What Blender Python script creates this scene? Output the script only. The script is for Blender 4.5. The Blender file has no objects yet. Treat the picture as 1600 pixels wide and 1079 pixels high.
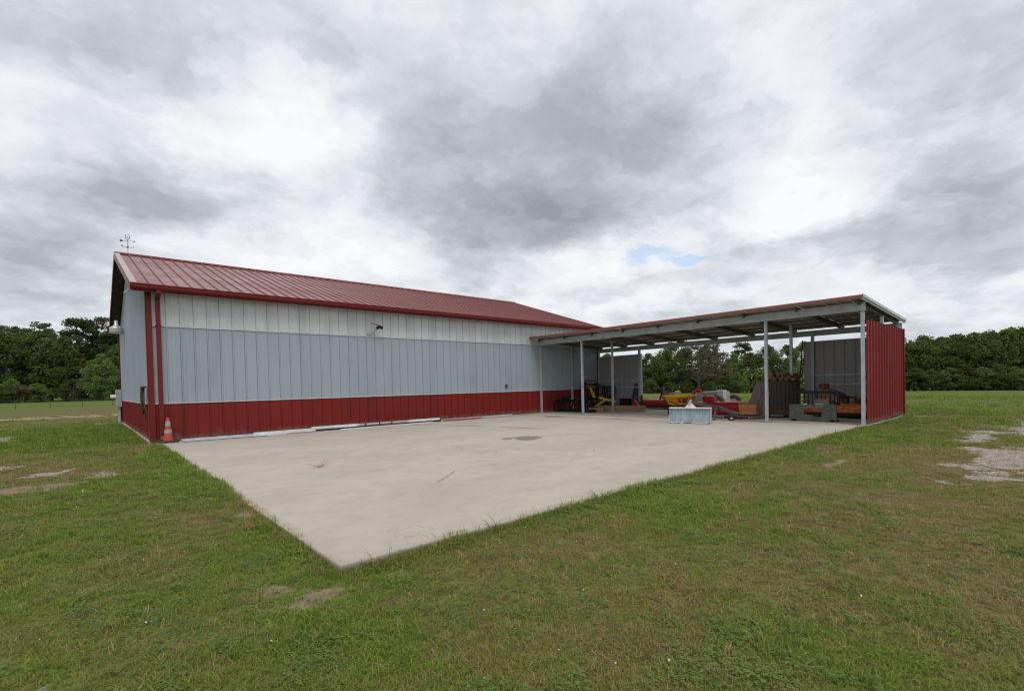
import bpy, math, random
import numpy as np
from mathutils import Vector, Matrix, Euler
random.seed(7)
RNG = np.random.default_rng(7)
S = bpy.context.scene
COL = S.collection
R = math.radians

# ------------------------------------------------------------------ camera
cam_d = bpy.data.cameras.new('camera'); cam = bpy.data.objects.new('camera', cam_d); COL.objects.link(cam)
cx = Vector((0.75057189, -0.6603842, -0.02312002))
cu = Vector((0.0301510391, -0.000725308607, 0.999545091))
cf = Vector((0.66010056, 0.75092754, -0.01936687))
cam.matrix_world = Matrix(((cx.x, cu.x, -cf.x, -1.309), (cx.y, cu.y, -cf.y, -15.488), (cx.z, cu.z, -cf.z, 1.272), (0, 0, 0, 1)))
cam_d.sensor_width = 36.0; cam_d.lens = 36 * 762.92 / 1600; cam_d.shift_y = 76.26 / 1600
cam_d.clip_start = 0.05; cam_d.clip_end = 4000
S.camera = cam

# ------------------------------------------------------------------ exposure
S.view_settings.view_transform = 'Standard'; S.view_settings.look = 'None'
S.view_settings.gamma = 1.0; S.view_settings.exposure = 0.0
S.view_settings.use_curve_mapping = False
S.cycles.use_denoising = True; S.cycles.denoiser = 'OPENIMAGEDENOISE'; S.cycles.denoising_input_passes = 'RGB_ALBEDO_NORMAL'; S.cycles.denoising_prefilter = 'NONE'; S.cycles.filter_width = 1.2; S.cycles.use_adaptive_sampling = False
S.cycles.max_bounces = 8; S.cycles.diffuse_bounces = 4; S.cycles.transparent_max_bounces = 8

# ------------------------------------------------------------------ sky: broken overcast over a Nishita sky
SUN_AZ, SUN_EL = 205.0, 58.0           # azimuth clockwise from +Y
W = bpy.data.worlds.new('World'); S.world = W; W.use_nodes = True
nt = W.node_tree; N = nt.nodes; L = nt.links; N.clear()
def nn(t, **k):
    n = N.new(t)
    for a, b in k.items(): setattr(n, a, b)
    return n
def m2(op, a, b=None, c=None, clamp=False):
    n = nn('ShaderNodeMath', operation=op, use_clamp=clamp)
    for i, v in enumerate((a, b, c)):
        if v is None: continue
        if isinstance(v, (int, float)): n.inputs[i].default_value = v
        else: L.new(v, n.inputs[i])
    return n.outputs[0]
def vm(op, a, b=None, s=None):
    n = nn('ShaderNodeVectorMath', operation=op)
    for i, v in enumerate((a, b)):
        if v is None: continue
        if isinstance(v, (tuple, list)): n.inputs[i].default_value = v
        else: L.new(v, n.inputs[i])
    if s is not None: n.inputs['Scale'].default_value = s
    return n.outputs['Value'] if op in ('LENGTH', 'DOT_PRODUCT') else n.outputs[0]
out = nn('ShaderNodeOutputWorld'); bg = nn('ShaderNodeBackground'); bg.inputs['Strength'].default_value = 0.1
L.new(bg.outputs[0], out.inputs[0])
sky = nn('ShaderNodeTexSky', sky_type='NISHITA'); sky.sun_disc = False
sky.sun_elevation = R(SUN_EL); sky.sun_rotation = R(SUN_AZ)
tc = nn('ShaderNodeTexCoord'); D = tc.outputs['Generated']
D = vm('NORMALIZE', D)
sep = nn('ShaderNodeSeparateXYZ'); L.new(D, sep.inputs[0])
zc = m2('ADD', m2('MAXIMUM', sep.outputs[2], 0.0), 0.42)
cmb = nn('ShaderNodeCombineXYZ')
for i_, k_ in ((0, 1.0), (1, 1.0), (2, 1.75)): L.new(m2('MULTIPLY', m2('DIVIDE', sep.outputs[i_], zc), k_), cmb.inputs[i_])
P = cmb.outputs[0]
def noise(vec, scale, detail=6, rough=.55, dist=0.0, off=0.0):
    n = nn('ShaderNodeTexNoise', noise_dimensions='3D')
    if off: vec = vm('ADD', vec, (off, off * .7, off * .3))
    L.new(vec, n.inputs['Vector']); n.inputs['Scale'].default_value = scale; n.inputs['Detail'].default_value = detail
    n.inputs['Roughness'].default_value = rough; n.inputs['Distortion'].default_value = dist
    return n
w1 = noise(P, 2.2, 5, .55, off=3.1); w2 = noise(P, 6.5, 6, .6, off=9.7)
warp = vm('ADD', vm('SCALE', vm('SUBTRACT', w1.outputs['Color'], (.5, .5, .5)), s=.15), vm('SCALE', vm('SUBTRACT', w2.outputs['Color'], (.5, .5, .5)), s=.10))
DW = vm('ADD', D, warp)
def blob(az, el, rx, ry, src, soft=True):
    a, e = R(az), R(el)
    c = Vector((math.sin(a) * math.cos(e), math.cos(a) * math.cos(e), math.sin(e)))
    r = Vector((math.cos(a), -math.sin(a), 0)); u = r.cross(c) * -1
    u = c.cross(r) if c.cross(r).z > 0 else r.cross(c)
    M = Matrix((r, u, r.cross(u))).transposed()
    mp = nn('ShaderNodeMapping', vector_type='TEXTURE'); L.new(src, mp.inputs[0])
    mp.inputs['Location'].default_value = c; mp.inputs['Rotation'].default_value = M.to_euler(); mp.inputs['Scale'].default_value = (rx, ry, .6)
    ln = vm('LENGTH', mp.outputs[0])
    mr = nn('ShaderNodeMapRange', interpolation_type='SMOOTHERSTEP')
    L.new(ln, mr.inputs[0]); mr.inputs[1].default_value = 0.0; mr.inputs[2].default_value = 1.25 if soft else 1.0
    mr.inputs[3].default_value = 1.0; mr.inputs[4].default_value = 0.0
    return mr.outputs[0]
CLOUDS = [(45.7, 25.6, 0.389, 0.177, -0.3), (41.8, 18.6, 0.281, 0.080, -0.40), (53.8, 28.4, 0.304, 0.145, -0.1), (31.6, 23.8, 0.15, 0.128, -0.12), (3.3, 18.7, 0.188, 0.064, -0.24), (-3.2, 11.5, 0.112, 0.071, -0.26), (6.1, 16.8, 0.152, 0.049, -0.15), (1.9, 29.0, 0.302, 0.084, -0.14), (84.0, 23.9, 0.18, 0.118, -0.14), (81.0, 27.6, 0.22, 0.061, -0.08), (83.1, 11.8, 0.167, 0.079, -0.26), (72.0, 13.6, 0.152, 0.042, -0.18), (37.2, 13.9, 0.113, 0.043, -0.2), (84.7, 15.5, 0.117, 0.061, -0.15), (24.9, 32.6, 0.261, 0.079, -0.12), (-2.6, 7.9, 0.081, 0.028, -0.15), (18.5, 17.2, 0.148, 0.065, -0.06), (18.8, 26.9, 0.169, 0.104, 0.34), (11.5, 22.7, 0.165, 0.077, 0.22), (-2.1, 21.5, 0.127, 0.065, 0.18), (68.1, 22.8, 0.146, 0.126, 0.21), (71.5, 16.9, 0.114, 0.041, 0.17), (65.0, 16.8, 0.179, 0.043, 0.15), (28.6, 17.6, 0.153, 0.069, 0.26), (51.3, 13.6, 0.196, 0.06, 0.24), (21.6, 14.3, 0.245, 0.069, 0.14), (77.2, 8.9, 0.137, 0.062, 0.16), (83.1, 5.9, 0.146, 0.038, 0.12), (59.6, 8.8, 0.198, 0.036, 0.2), (47.5, 8.8, 0.153, 0.038, 0.18), (10.1, 14.5, 0.149, 0.063, 0.12), (76.3, 23.5, 0.1, 0.097, 0.14), (-0.9, 9.7, 0.064, 0.023, 0.12), (62.6, 29.8, 0.159, 0.089, 0.1)]
V = None
f1 = noise(P, 1.6, 8, .56, .2, off=1.7); f2 = noise(P, 4.2, 8, .58, .3, off=5.3); f3 = noise(P, 12., 6, .6, .3, off=2.9)
V = m2('ADD', m2('MULTIPLY', m2('SUBTRACT', f1.outputs[0], .5), .50), .675)
V = m2('ADD', V, m2('MULTIPLY', m2('SUBTRACT', f2.outputs[0], .5), .40))
V = m2('ADD', V, m2('MULTIPLY', m2('SUBTRACT', f3.outputs[0], .5), .20))
bw = vm('ADD', P, vm('SCALE', vm('SUBTRACT', w2.outputs['Color'], (.5, .5, .5)), s=.16))
for sc_, off_, am_ in ((2.6, 7.7, .10), (5.6, 1.2, .085), (11.5, 4.4, .045)):     # crisper cumulus edges at three sizes
    bn = noise(bw, sc_, 7, .55, .0, off=off_)
    mr_ = nn('ShaderNodeMapRange', interpolation_type='SMOOTHSTEP'); L.new(bn.outputs[0], mr_.inputs[0]); mr_.inputs[1].default_value = .44; mr_.inputs[2].default_value = .58
    mr_.inputs[3].default_value = -am_ / 2; mr_.inputs[4].default_value = am_ / 2
    V = m2('ADD', V, mr_.outputs[0])
for az, el, rx, ry, amp in CLOUDS:
    V = m2('MULTIPLY_ADD', blob(az, el, rx * 1.1, ry * 1.1, DW), amp * .95, V)
ramp = nn('ShaderNodeValToRGB'); L.new(V, ramp.inputs[0])
e = ramp.color_ramp.elements
e[0].position = .06; e[0].color = (.31, .337, .38, 1)
e[1].position = .96; e[1].color = (.95, .965, .985, 1)
for pos, c in ((.32, (.435, .468, .52, 1)), (.54, (.60, .637, .69, 1)), (.74, (.80, .828, .868, 1))):
    k = e.new(pos); k.color = c
holes = m2('MAXIMUM', blob(57.3, 13.9, .085, .032, DW, False), blob(60.7, 12.7, .085, .026, DW, False))
mk = nn('ShaderNodeMapRange', interpolation_type='SMOOTHSTEP'); L.new(holes, mk.inputs[0]); mk.inputs[1].default_value = .05; mk.inputs[2].default_value = .95; mk.inputs[4].default_value = .62
cl10 = vm('SCALE', ramp.outputs[0], s=10.0)
mixs = nn('ShaderNodeMix', data_type='RGBA'); L.new(mk.outputs[0], mixs.inputs[0]); L.new(cl10, mixs.inputs[6])
blue = vm('SCALE', sky.outputs[0], s=1.9)
L.new(blue, mixs.inputs[7])
L.new(mixs.outputs[2], bg.inputs[0])

# ------------------------------------------------------------------ sun behind thin cloud
sun_d = bpy.data.lights.new('sun', 'SUN'); sun = bpy.data.objects.new('sun', sun_d); COL.objects.link(sun)
sun_d.energy = 1.5; sun_d.angle = R(25); sun_d.color = (1, .96, .9)
a, el_ = R(SUN_AZ), R(SUN_EL)
sd = Vector((math.sin(a) * math.cos(el_), math.cos(a) * math.cos(el_), math.sin(el_)))
sun.rotation_euler = sd.to_track_quat('Z', 'Y').to_euler(); sun.location = (0, -20, 30)

# ------------------------------------------------------------------ helpers
def tag(o, label=None, cat=None, group=None, kind=None):
    if label: o['label'] = label
    if cat: o['category'] = cat
    if group: o['group'] = group
    if kind: o['kind'] = kind
    return o
def thing(name, label, cat, loc=(0, 0, 0), rz=0.0, group=None, rot=None):
    o = bpy.data.objects.new(name, None); COL.objects.link(o); o.empty_display_size = .2
    o.location = loc; o.rotation_euler = rot if rot else (0, 0, rz)
    return tag(o, label, cat, group)
def link(name, me, parent=None, loc=(0, 0, 0), rot=(0, 0, 0), scale=(1, 1, 1)):
    o = bpy.data.objects.new(name, me); COL.objects.link(o)
    if parent: o.parent = parent
    o.location = loc; o.rotation_euler = rot; o.scale = scale
    return o
class MB:
    def __init__(s): s.v = []; s.f = []
    def add(s, vs, fs):
        k = len(s.v); s.v += [tuple(p) for p in vs]; s.f += [tuple(i + k for i in f) for f in fs]; return s
    def box(s, c, d, rot=None):
        x, y, z = d[0] / 2, d[1] / 2, d[2] / 2
        vs = [Vector(p) for p in ((-x, -y, -z), (x, -y, -z), (x, y, -z), (-x, y, -z), (-x, -y, z), (x, -y, z), (x, y, z), (-x, y, z))]
        if rot is not None:
            M = Euler(rot).to_matrix(); vs = [M @ v for v in vs]
        c = Vector(c)
        return s.add([v + c for v in vs], [(0, 3, 2, 1), (4, 5, 6, 7), (0, 1, 5, 4), (1, 2, 6, 5), (2, 3, 7, 6), (3, 0, 4, 7)])
    def bar(s, p0, p1, w, h, up=(0, 0, 1)):
        p0, p1 = Vector(p0), Vector(p1); d = (p1 - p0).normalized(); u = Vector(up)
        if abs(d.dot(u)) > .99: u = Vector((1, 0, 0))
        r = d.cross(u).normalized(); u = r.cross(d).normalized()
        vs = []
        for p in (p0, p1):
            for a, b in ((-1, -1), (1, -1), (1, 1), (-1, 1)): vs.append(p + r * (a * w / 2) + u * (b * h / 2))
        return s.add(vs, [(0, 1, 2, 3), (7, 6, 5, 4), (0, 4, 5, 1), (1, 5, 6, 2), (2, 6, 7, 3), (3, 7, 4, 0)])
    def tube(s, pts, r, n=8, caps=True):
        pts = [Vector(p) for p in pts]; rs = r if isinstance(r, (list, tuple)) else [r] * len(pts)
        d0 = (pts[1] - pts[0]).normalized(); u = Vector((0, 0, 1)) if abs(d0.z) < .9 else Vector((1, 0, 0))
        a = d0.cross(u).normalized(); vs = []
        for i, p in enumerate(pts):
            t = (pts[min(i + 1, len(pts) - 1)] - pts[max(i - 1, 0)]).normalized()
            a = (a - t * a.dot(t)).normalized(); b = t.cross(a)
            for k in range(n):
                q = 2 * math.pi * k / n; vs.append(p + (a * math.cos(q) + b * math.sin(q)) * rs[i])
        fs = []
        for i in range(len(pts) - 1):
            for k in range(n):
                j = (k + 1) % n; fs.append((i * n + k, i * n + j, (i + 1) * n + j, (i + 1) * n + k))
        if caps: fs += [tuple(reversed(range(n))), tuple(range((len(pts) - 1) * n, len(pts) * n))]
        return s.add(vs, fs)
    def prism(s, poly, o, a, b, ext):        # polygon in plane (a,b) at o, extruded by vector ext
        o, a, b, ext = Vector(o), Vector(a), Vector(b), Vector(ext); n = len(poly)
        v0 = [o + a * x + b * y for x, y in poly]; vs = v0 + [p + ext for p in v0]
        fs = [tuple(reversed(range(n))), tuple(range(n, 2 * n))] + [(i, (i + 1) % n, (i + 1) % n + n, i + n) for i in range(n)]
        return s.add(vs, fs)
    def lathe(s, prof, c=(0, 0, 0), n=20):
        vs = []; fs = []; c = Vector(c)
        for r, z in prof:
            for k in range(n):
                q = 2 * math.pi * k / n; vs.append(c + Vector((r * math.cos(q), r * math.sin(q), z)))
        for i in range(len(prof) - 1):
            for k in range(n):
                j = (k + 1) % n; fs.append((i * n + k, i * n + j, (i + 1) * n + j, (i + 1) * n + k))
        return s.add(vs, fs)
    def strip(s, prof, a, b, d, o=(0, 0, 0)):  # open profile list of (x,h) along axes a,b swept along d
        o, a, b, d = Vector(o), Vector(a), Vector(b), Vector(d); n = len(prof)
        v0 = [o + a * x + b * h for x, h in prof]
        return s.add(v0 + [p + d for p in v0], [(i, i + 1, i + 1 + n, i + n) for i in range(n - 1)])
    def mesh(s, name, mat, smooth=False):
        me = bpy.data.meshes.new(name); me.from_pydata(s.v, [], s.f); me.materials.append(mat)
        if smooth: me.polygons.foreach_set('use_smooth', [True] * len(me.polygons))
        me.update(); return me
    def build(s, name, mat, parent=None, smooth=False, loc=(0, 0, 0), rot=(0, 0, 0), bevel=0):
        o = link(name, s.mesh(name, mat, smooth), parent, loc, rot)
        if bevel:
            b = o.modifiers.new('b', 'BEVEL'); b.width = bevel; b.segments = 2; b.limit_method = 'ANGLE'
        return o

# ------------------------------------------------------------------ materials
class MT:
    """small node-building helper around one material"""
    def __init__(s, name, rough=.6, metal=0., spec=.5):
        s.m = bpy.data.materials.new(name); s.m.use_nodes = True; s.t = s.m.node_tree; s.b = s.t.nodes['Principled BSDF']
        s.b.inputs['Roughness'].default_value = rough; s.b.inputs['Metallic'].default_value = metal
        s.b.inputs['Specular IOR Level'].default_value = spec
        s.pos = s.t.nodes.new('ShaderNodeNewGeometry').outputs['Position']
    def n(s, t, **k):
        n = s.t.nodes.new(t)
        for a, b in k.items(): setattr(n, a, b)
        return n
    def put(s, sock, v):
        if isinstance(v, (int, float)): sock.default_value = v
        elif isinstance(v, (tuple, list)): sock.default_value = tuple(v) + ((1,) if len(v) == 3 and sock.type == 'RGBA' else ())
        else: s.t.links.new(v, sock)
    def noise(s, scale, detail=4, rough=.55, stretch=(1, 1, 1), vec=None, off=0., dist=0.):
        mp = s.n('ShaderNodeMapping'); s.put(mp.inputs[0], vec or s.pos); mp.inputs['Scale'].default_value = stretch
        mp.inputs['Location'].default_value = (off, off * 1.3, off * .6)
        n = s.n('ShaderNodeTexNoise'); s.put(n.inputs['Vector'], mp.outputs[0]); n.inputs['Scale'].default_value = scale
        n.inputs['Detail'].default_value = detail; n.inputs['Roughness'].default_value = rough; n.inputs['Distortion'].default_value = dist
        return n.outputs[0]
    def rng(s, v, a, b, c=0., d=1.):
        n = s.n('ShaderNodeMapRange', interpolation_type='SMOOTHSTEP'); s.put(n.inputs[0], v)
        for i, x in enumerate((a, b, c, d)): n.inputs[i + 1].default_value = x
        return n.outputs[0]
    def math(s, op, a, b=None, c=None):
        n = s.n('ShaderNodeMath', operation=op)
        for i, x in enumerate((a, b, c)):
            if x is not None: s.put(n.inputs[i], x)
        return n.outputs[0]
    def mix(s, f, a, b, mode='MIX'):
        n = s.n('ShaderNodeMix', data_type='RGBA', blend_type=mode); s.put(n.inputs[0], f); s.put(n.inputs[6], a); s.put(n.inputs[7], b)
        return n.outputs[2]
    def attr(s, name, kind='GEOMETRY'):
        n = s.n('ShaderNodeAttribute', attribute_type=kind); n.attribute_name = name; return n.outputs['Fac']
    def color(s, v): s.put(s.b.inputs['Base Color'], v)
    def rough(s, v): s.put(s.b.inputs['Roughness'], v)
    def bump(s, h, strength=.3, dist=.01):
        n = s.n('ShaderNodeBump'); n.inputs['Strength'].default_value = strength; n.inputs['Distance'].default_value = dist
        s.put(n.inputs['Height'], h); s.t.links.new(n.outputs[0], s.b.inputs['Normal'])
def pm(name, c1, c2=None, scale=6., rough=.6, metal=0., bump=0., stretch=(1, 1, 1), spec=.5, lo=.35, hi=.65, detail=5):
    t = MT(name, rough, metal, spec); c2 = c2 or tuple(x * .8 for x in c1)
    n = t.noise(scale, detail, .6, stretch); t.color(t.mix(t.rng(n, lo, hi), c1, c2))
    t.rough(t.rng(n, .3, .7, max(rough - .08, .05), min(rough + .1, 1)))
    if bump: t.bump(t.noise(scale * 4, 4, .6, stretch, off=3), bump, .01)
    return t.m
def siding(name, c, dirt, amt, rough=.42, oil=.15, spec=.5):
    t = MT(name, rough, 0, spec)
    streak = t.noise(2.2, 5, .6, (1, 1, .12)); blot = t.noise(.7, 5, .6, off=4); fine = t.noise(30, 3, .6, (1, 1, .3))
    f = t.math('MULTIPLY', t.rng(streak, .42, .75), amt); f = t.math('ADD', f, t.math('MULTIPLY', t.rng(blot, .4, .75), amt * .5))
    col = t.mix(f, c, dirt); col = t.mix(t.math('MULTIPLY', t.rng(fine, .45, .8), .12), col, dirt)
    zz = t.n('ShaderNodeSeparateXYZ'); t.put(zz.inputs[0], t.pos)                     # dried mud splashed up from the ground
    mud = t.rng(t.math('ADD', zz.outputs[2], t.math('MULTIPLY', t.math('SUBTRACT', t.noise(5, 5, .7, off=6), .5), .5)), .0, .22, .55, 0); col = t.mix(mud, col, (.20, .15, .11))
    t.color(col); t.rough(t.rng(blot, .3, .7, rough - .06, rough + .12))
    t.bump(t.noise(1.6, 3, .5, (1, 1, .5), off=8), oil, .02)      # slight oil-canning of thin sheet
    return t.m
M = {}
M['blue'] = siding('blue_grey_siding', (.325, .377, .428), (.22, .25, .275), .35)
M['white'] = siding('white_siding', (.58, .605, .62), (.37, .38, .38), .6)
M['red'] = siding('barn_red_siding', (.19, .016, .012), (.10, .017, .013), .5, rough=.5, spec=.22)
M['roof'] = siding('red_roof_sheet', (.24, .075, .062), (.16, .055, .046), .4, rough=.33, spec=.5)
M['redtrim'] = siding('red_trim', (.16, .013, .010), (.10, .017, .012), .4, rough=.42, spec=.3)
M['rake'] = siding('rake_trim_sheet', (.46, .34, .335), (.30, .19, .185), .4, rough=.3)
M['soffit'] = pm('soffit_brown', (.05, .012, .010), (.04, .011, .009), 5, .6)
M['trim'] = pm('pale_trim', (.55, .57, .58), (.42, .44, .45), 8, .45)
M['steelgrey'] = pm('grey_painted_steel', (.43, .48, .505), (.35, .39, .415), 5, .45, bump=.05)
M['darksteel'] = pm('weathered_dark_steel', (.13, .135, .135), (.09, .092, .09), 5, .55)
M['under'] = pm('roof_underside_primer', (.36, .335, .285), (.26, .24, .20), 3, .6, stretch=(3, .4, 1))
M['backpanel'] = siding('grey_back_panel', (.31, .31, .31), (.23, .23, .23), .4, rough=.5)
M['black'] = pm('black_painted_steel', (.008, .008, .009), (.018, .016, .015), 12, .55, spec=.3)
M['rubber'] = pm('black_rubber', (.014, .014, .014), (.03, .028, .026), 20, .8, bump=.2)
M['yellow'] = pm('yellow_paint', (.72, .40, .015), (.50, .27, .02), 9, .45)
M['hopper'] = pm('yellow_plastic', (.95, .50, .010), (.85, .42, .012), 6, .4)
M['redpaint'] = pm('red_machine_paint', (.50, .008, .013), (.34, .009, .013), 5, .35)
M['deckred'] = pm('faded_red_paint', (.40, .010, .016), (.24, .02, .02), 4, .45)
M['orange'] = pm('rusty_orange_paint', (.68, .185, .032), (.30, .095, .03), 9, .65, bump=.2)
M['rust'] = pm('rust', (.16, .055, .025), (.07, .03, .018), 10, .85, bump=.3)
M['rustlight'] = pm('rusty_red_mast', (.13, .03, .02), (.06, .03, .02), 10, .7)
M['olive'] = pm('olive_grey_paint', (.085, .095, .075), (.055, .06, .05), 6, .6, bump=.1)
M['galv'] = pm('galvanised_sheet', (.36, .43, .48), (.27, .325, .365), 7, .45, .25, stretch=(1, 1, .25))
M['paleblue'] = pm('pale_blue_sheet', (.50, .58, .66), (.40, .47, .54), 5, .4)
M['boom'] = pm('grey_boom_steel', (.11, .115, .115), (.075, .078, .078), 8, .55)
M['timber'] = pm('raw_timber', (.33, .20, .13), (.22, .13, .085), 4, .85, bump=.4, stretch=(1, 1, 8))
M['oldwood'] = pm('weathered_plank', (.21, .155, .135), (.125, .09, .078), 5, .9, bump=.4, stretch=(6, 6, 1))
M['splitwood'] = pm('split_wood', (.21, .115, .06), (.10, .055, .03), 7, .9, bump=.5)
M['crate'] = pm('orange_wood', (.50, .21, .07), (.34, .13, .045), 5, .8, bump=.2, stretch=(1, 1, 6))
M['drum'] = pm('dark_rusted_sheet', (.040, .030, .025), (.070, .047, .036), 26, .85, bump=.5)
M['tarp'] = pm('grey_tarp', (.26, .255, .24), (.19, .185, .175), 3, .7)
M['cone'] = pm('cone_orange', (.50, .055, .042), (.38, .05, .04), 8, .55)
M['reflective'] = pm('reflective_band', (.36, .36, .35), (.26, .26, .25), 12, .4)
M['coneb'] = pm('cone_base_rubber', (.035, .030, .024), (.06, .05, .04), 12, .85)
M['whitepl'] = pm('white_metal', (.74, .75, .75), (.6, .61, .61), 10, .4)
M['meter'] = pm('grey_enamel', (.40, .42, .41), (.30, .32, .31), 6, .45)
M['rope'] = pm('tan_rope', (.16, .115, .05), (.09, .065, .03), 40, .95, bump=.4)
M['lamp'] = pm('lamp_aluminium', (.62, .62, .60), (.5, .5, .48), 14, .35, .5)
M['lens'] = pm('lamp_lens', (.75, .76, .76), (.62, .63, .63), 10, .2)
M['sheet'] = pm('dark_blue_sheet', (.055, .07, .085), (.035, .045, .055), 5, .4)
M['label'] = pm('sticker_white', (.7, .7, .68), (.6, .6, .58), 20, .5)
M['vane'] = pm('vane_iron', (.06, .05, .05), (.10, .05, .04), 20, .6)
M['wire'] = pm('fence_wire', (.12, .11, .10), (.08, .07, .06), 30, .7)
M['post'] = pm('fence_post_steel', (.05, .055, .05), (.08, .06, .045), 10, .8)

# ------------------------------------------------------------------ numeric noise shared by ground and grass
def hsh(i, j, s):
    v = np.sin(i * 127.1 + j * 311.7 + s * 74.7) * 43758.5453
    return v - np.floor(v)
def vn(x, y, sc, s):
    x = x / sc; y = y / sc; i = np.floor(x); j = np.floor(y); fx = x - i; fy = y - j
    fx = fx * fx * (3 - 2 * fx); fy = fy * fy * (3 - 2 * fy)
    return (hsh(i, j, s) * (1 - fx) + hsh(i + 1, j, s) * fx) * (1 - fy) + (hsh(i, j + 1, s) * (1 - fx) + hsh(i + 1, j + 1, s) * fx) * fy
def fb(x, y, sc, s, o=4):
    t = 0; a = .5; n = 0
    for k in range(o): t = t + a * vn(x + k * 17.3, y - k * 9.1, sc / 2 ** k, s + k); n += a; a *= .55
    return t / n
def sst(a, b, x):
    t = np.clip((x - a) / (b - a), 0, 1); return t * t * (3 - 2 * t)
SLAB = (0.05, 18.35, -12.02, 0.0)
def height(x, y):
    z = -.018 - .040 * np.exp(-((x - .3) ** 2 + (y + 12.2) ** 2) / 3.0) - .02 * sst(-10, -13, y)
    z = z + (fb(x, y, 1.6, 3) - .5) * .035
    far = np.maximum(x - 18.8, 0); z = z - .021 * far * (1 - .0006 * np.minimum(far, 400)) - .10 * sst(0, 3, far)
    z = z - .34 * sst(22, 48, y) * (1 - sst(60, 105, y)) * (1 - sst(20, 40, x))
    d = np.hypot(x, y); z = z + (fb(x, y, 30, 8, 2) - .5) * .5 * sst(25, 90, d)
    inside = (x > SLAB[0] + .1) & (x < SLAB[1] - .1) & (y > SLAB[2] + .1) & (y < .2)
    inside |= (x > .12) & (x < 17.6) & (y > -.2) & (y < 12.2)
    return np.where(inside, -.2, z)
def ell(x, y, cx, cy, rx, ry, ang=0.):
    c, s = math.cos(ang), math.sin(ang); dx, dy = x - cx, y - cy
    return np.sqrt(((dx * c + dy * s) / rx) ** 2 + ((-dx * s + dy * c) / ry) ** 2)
BARE = [(9.0, -14.85, 2.4, .42), (12.9, -14.3, 2.3, .28), (15.5, -14.9, 3., .5), (-3.4, 5.6, .75, 1.5), (-2.6, -2.9, .5, .45), (-1.75, -4.2, .28, .35), (-1.1, -5.2, .18, .3), (-1.36, -6.7, .16, .22),
        (-.45, -6.2, .12, .3), (19.5, -12.3, .9, .2), (28, -15, 4, .8), (-1.55, -12.55, .13, .12)]
SOIL = [(-.27, -12.33, .22, .12), (-.42, -12.0, .12, .08), (-1.38, -11.2, .14, .08), (-.05, -9.7, .1, .35), (4.9, -14.3, .26, .08), (7.3, -13.15, .6, .07), (-1.9, -6.0, .5, .4), (.55, -7.2, .1, .1)]
def masks(x, y):
    n = fb(x, y, .45, 21, 4); n2 = fb(x, y, 1.6, 33, 3); n3 = fb(x, y, 6., 41, 3)
    bare = np.zeros_like(x); soil = np.zeros_like(x)
    for cx_, cy_, rx, ry in BARE:
        bare = np.maximum(bare, sst(1.25, .45, ell(x, y, cx_, cy_, rx, ry) + (n - .5) * 2.6 + (fb(x, y, .13, 55, 3) - .5) * 1.6))
    for cx_, cy_, rx, ry in SOIL:
        soil = np.maximum(soil, sst(1.3, .5, ell(x, y, cx_, cy_, rx, ry) + (n - .5) * 2.2 + (fb(x, y, .13, 55, 3) - .5) * 1.4))
    wob = (fb(x, x * 0 + 3., 9, 5, 3) - .5) * 2.2
    for yc, wd in ((23.2, .8), (25.9, .95)):                      # two wheel tracks of the dirt drive
        bare = np.maximum(bare, .95 * sst(1.5, .3, np.abs(y - yc - wob) / wd + (n2 - .5) * 1.8) * (x < 14))
    lush = .52 + (n2 - .5) * 1.05 + (n3 - .5) * .95 + (n - .5) * .6
    lush += .55 * sst(3.6, 1.2, np.abs(x + 1.4)) * sst(-2.5, 1.5, y) * sst(16, 12, y)          # lusher, deeper green strip by the gable
    edge = np.where(x < .05, .05 - x, -12.02 - y)
    lush += .24 * sst(.9, .1, np.where((y < -12) | (x < .05), np.abs(edge), 9)) * (y < -2)
    lush += .22 * np.exp(-((x - .2) ** 2 + (y + 12.7) ** 2) / .5) + .14 * np.exp(-((x - 14) ** 2 + (y + 13) ** 2) / 6)
    lush -= .42 * np.exp(-(((x + 2.2) / 2.0) ** 2 + ((y + 5.5) / 4.) ** 2)) + .25 * np.exp(-(((x - 9) / 5.) ** 2 + ((y + 14.9) / 1.2) ** 2))
    lush += .25 * sst(19, 26, x); lush += .55 * sst(64, 70, y) * (x < 40) - .25 * sst(14, 22, y) * (1 - sst(60, 66, y)) * (x < 20)
    return np.clip(lush, 0, 1), bare, np.clip(soil * (1 - bare), 0, 1)

# ------------------------------------------------------------------ ground
def axis(lo, hi, step, far, grow=1.16):
    a = list(np.arange(lo, hi, step)); d = step; x = a[-1]
    while x < far: d = min(d * grow, 60); x += d; a.append(x)
    d = step; x = a[0]; b = []
    while x > -far: d = min(d * grow, 60); x -= d; b.append(x)
    return np.array(b[::-1] + a)
gx = axis(-5.5, 20.5, .11, 1500); gy = axis(-17.0, 7.0, .11, 1500); gy = np.concatenate([gy[gy < 7], np.arange(7, 29, .22), gy[gy > 29.2]])
GX, GY = np.meshgrid(gx, gy); nx, ny = len(gx), len(gy)
x_, y_ = GX.ravel(), GY.ravel(); z_ = height(x_, y_); lu, ba, so = masks(x_, y_)
me = bpy.data.meshes.new('lawn')
me.vertices.add(nx * ny); me.vertices.foreach_set('co', np.stack([x_, y_, z_], 1).ravel())
ii = (np.arange(ny - 1)[:, None] * nx + np.arange(nx - 1)[None]).ravel()
q = np.stack([ii, ii + 1, ii + 1 + nx, ii + nx], 1)
me.loops.add(q.size); me.loops.foreach_set('vertex_index', q.ravel()); me.polygons.add(len(q))
me.polygons.foreach_set('loop_start', np.arange(len(q)) * 4); me.polygons.foreach_set('use_smooth', np.ones(len(q), bool))
for nm, arr in (('lush', lu), ('bare', ba), ('soil', so)):
    at = me.attributes.new(nm, 'FLOAT', 'POINT'); at.data.foreach_set('value', arr.astype(np.float32))
me.update(calc_edges=True); me.validate()
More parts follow.
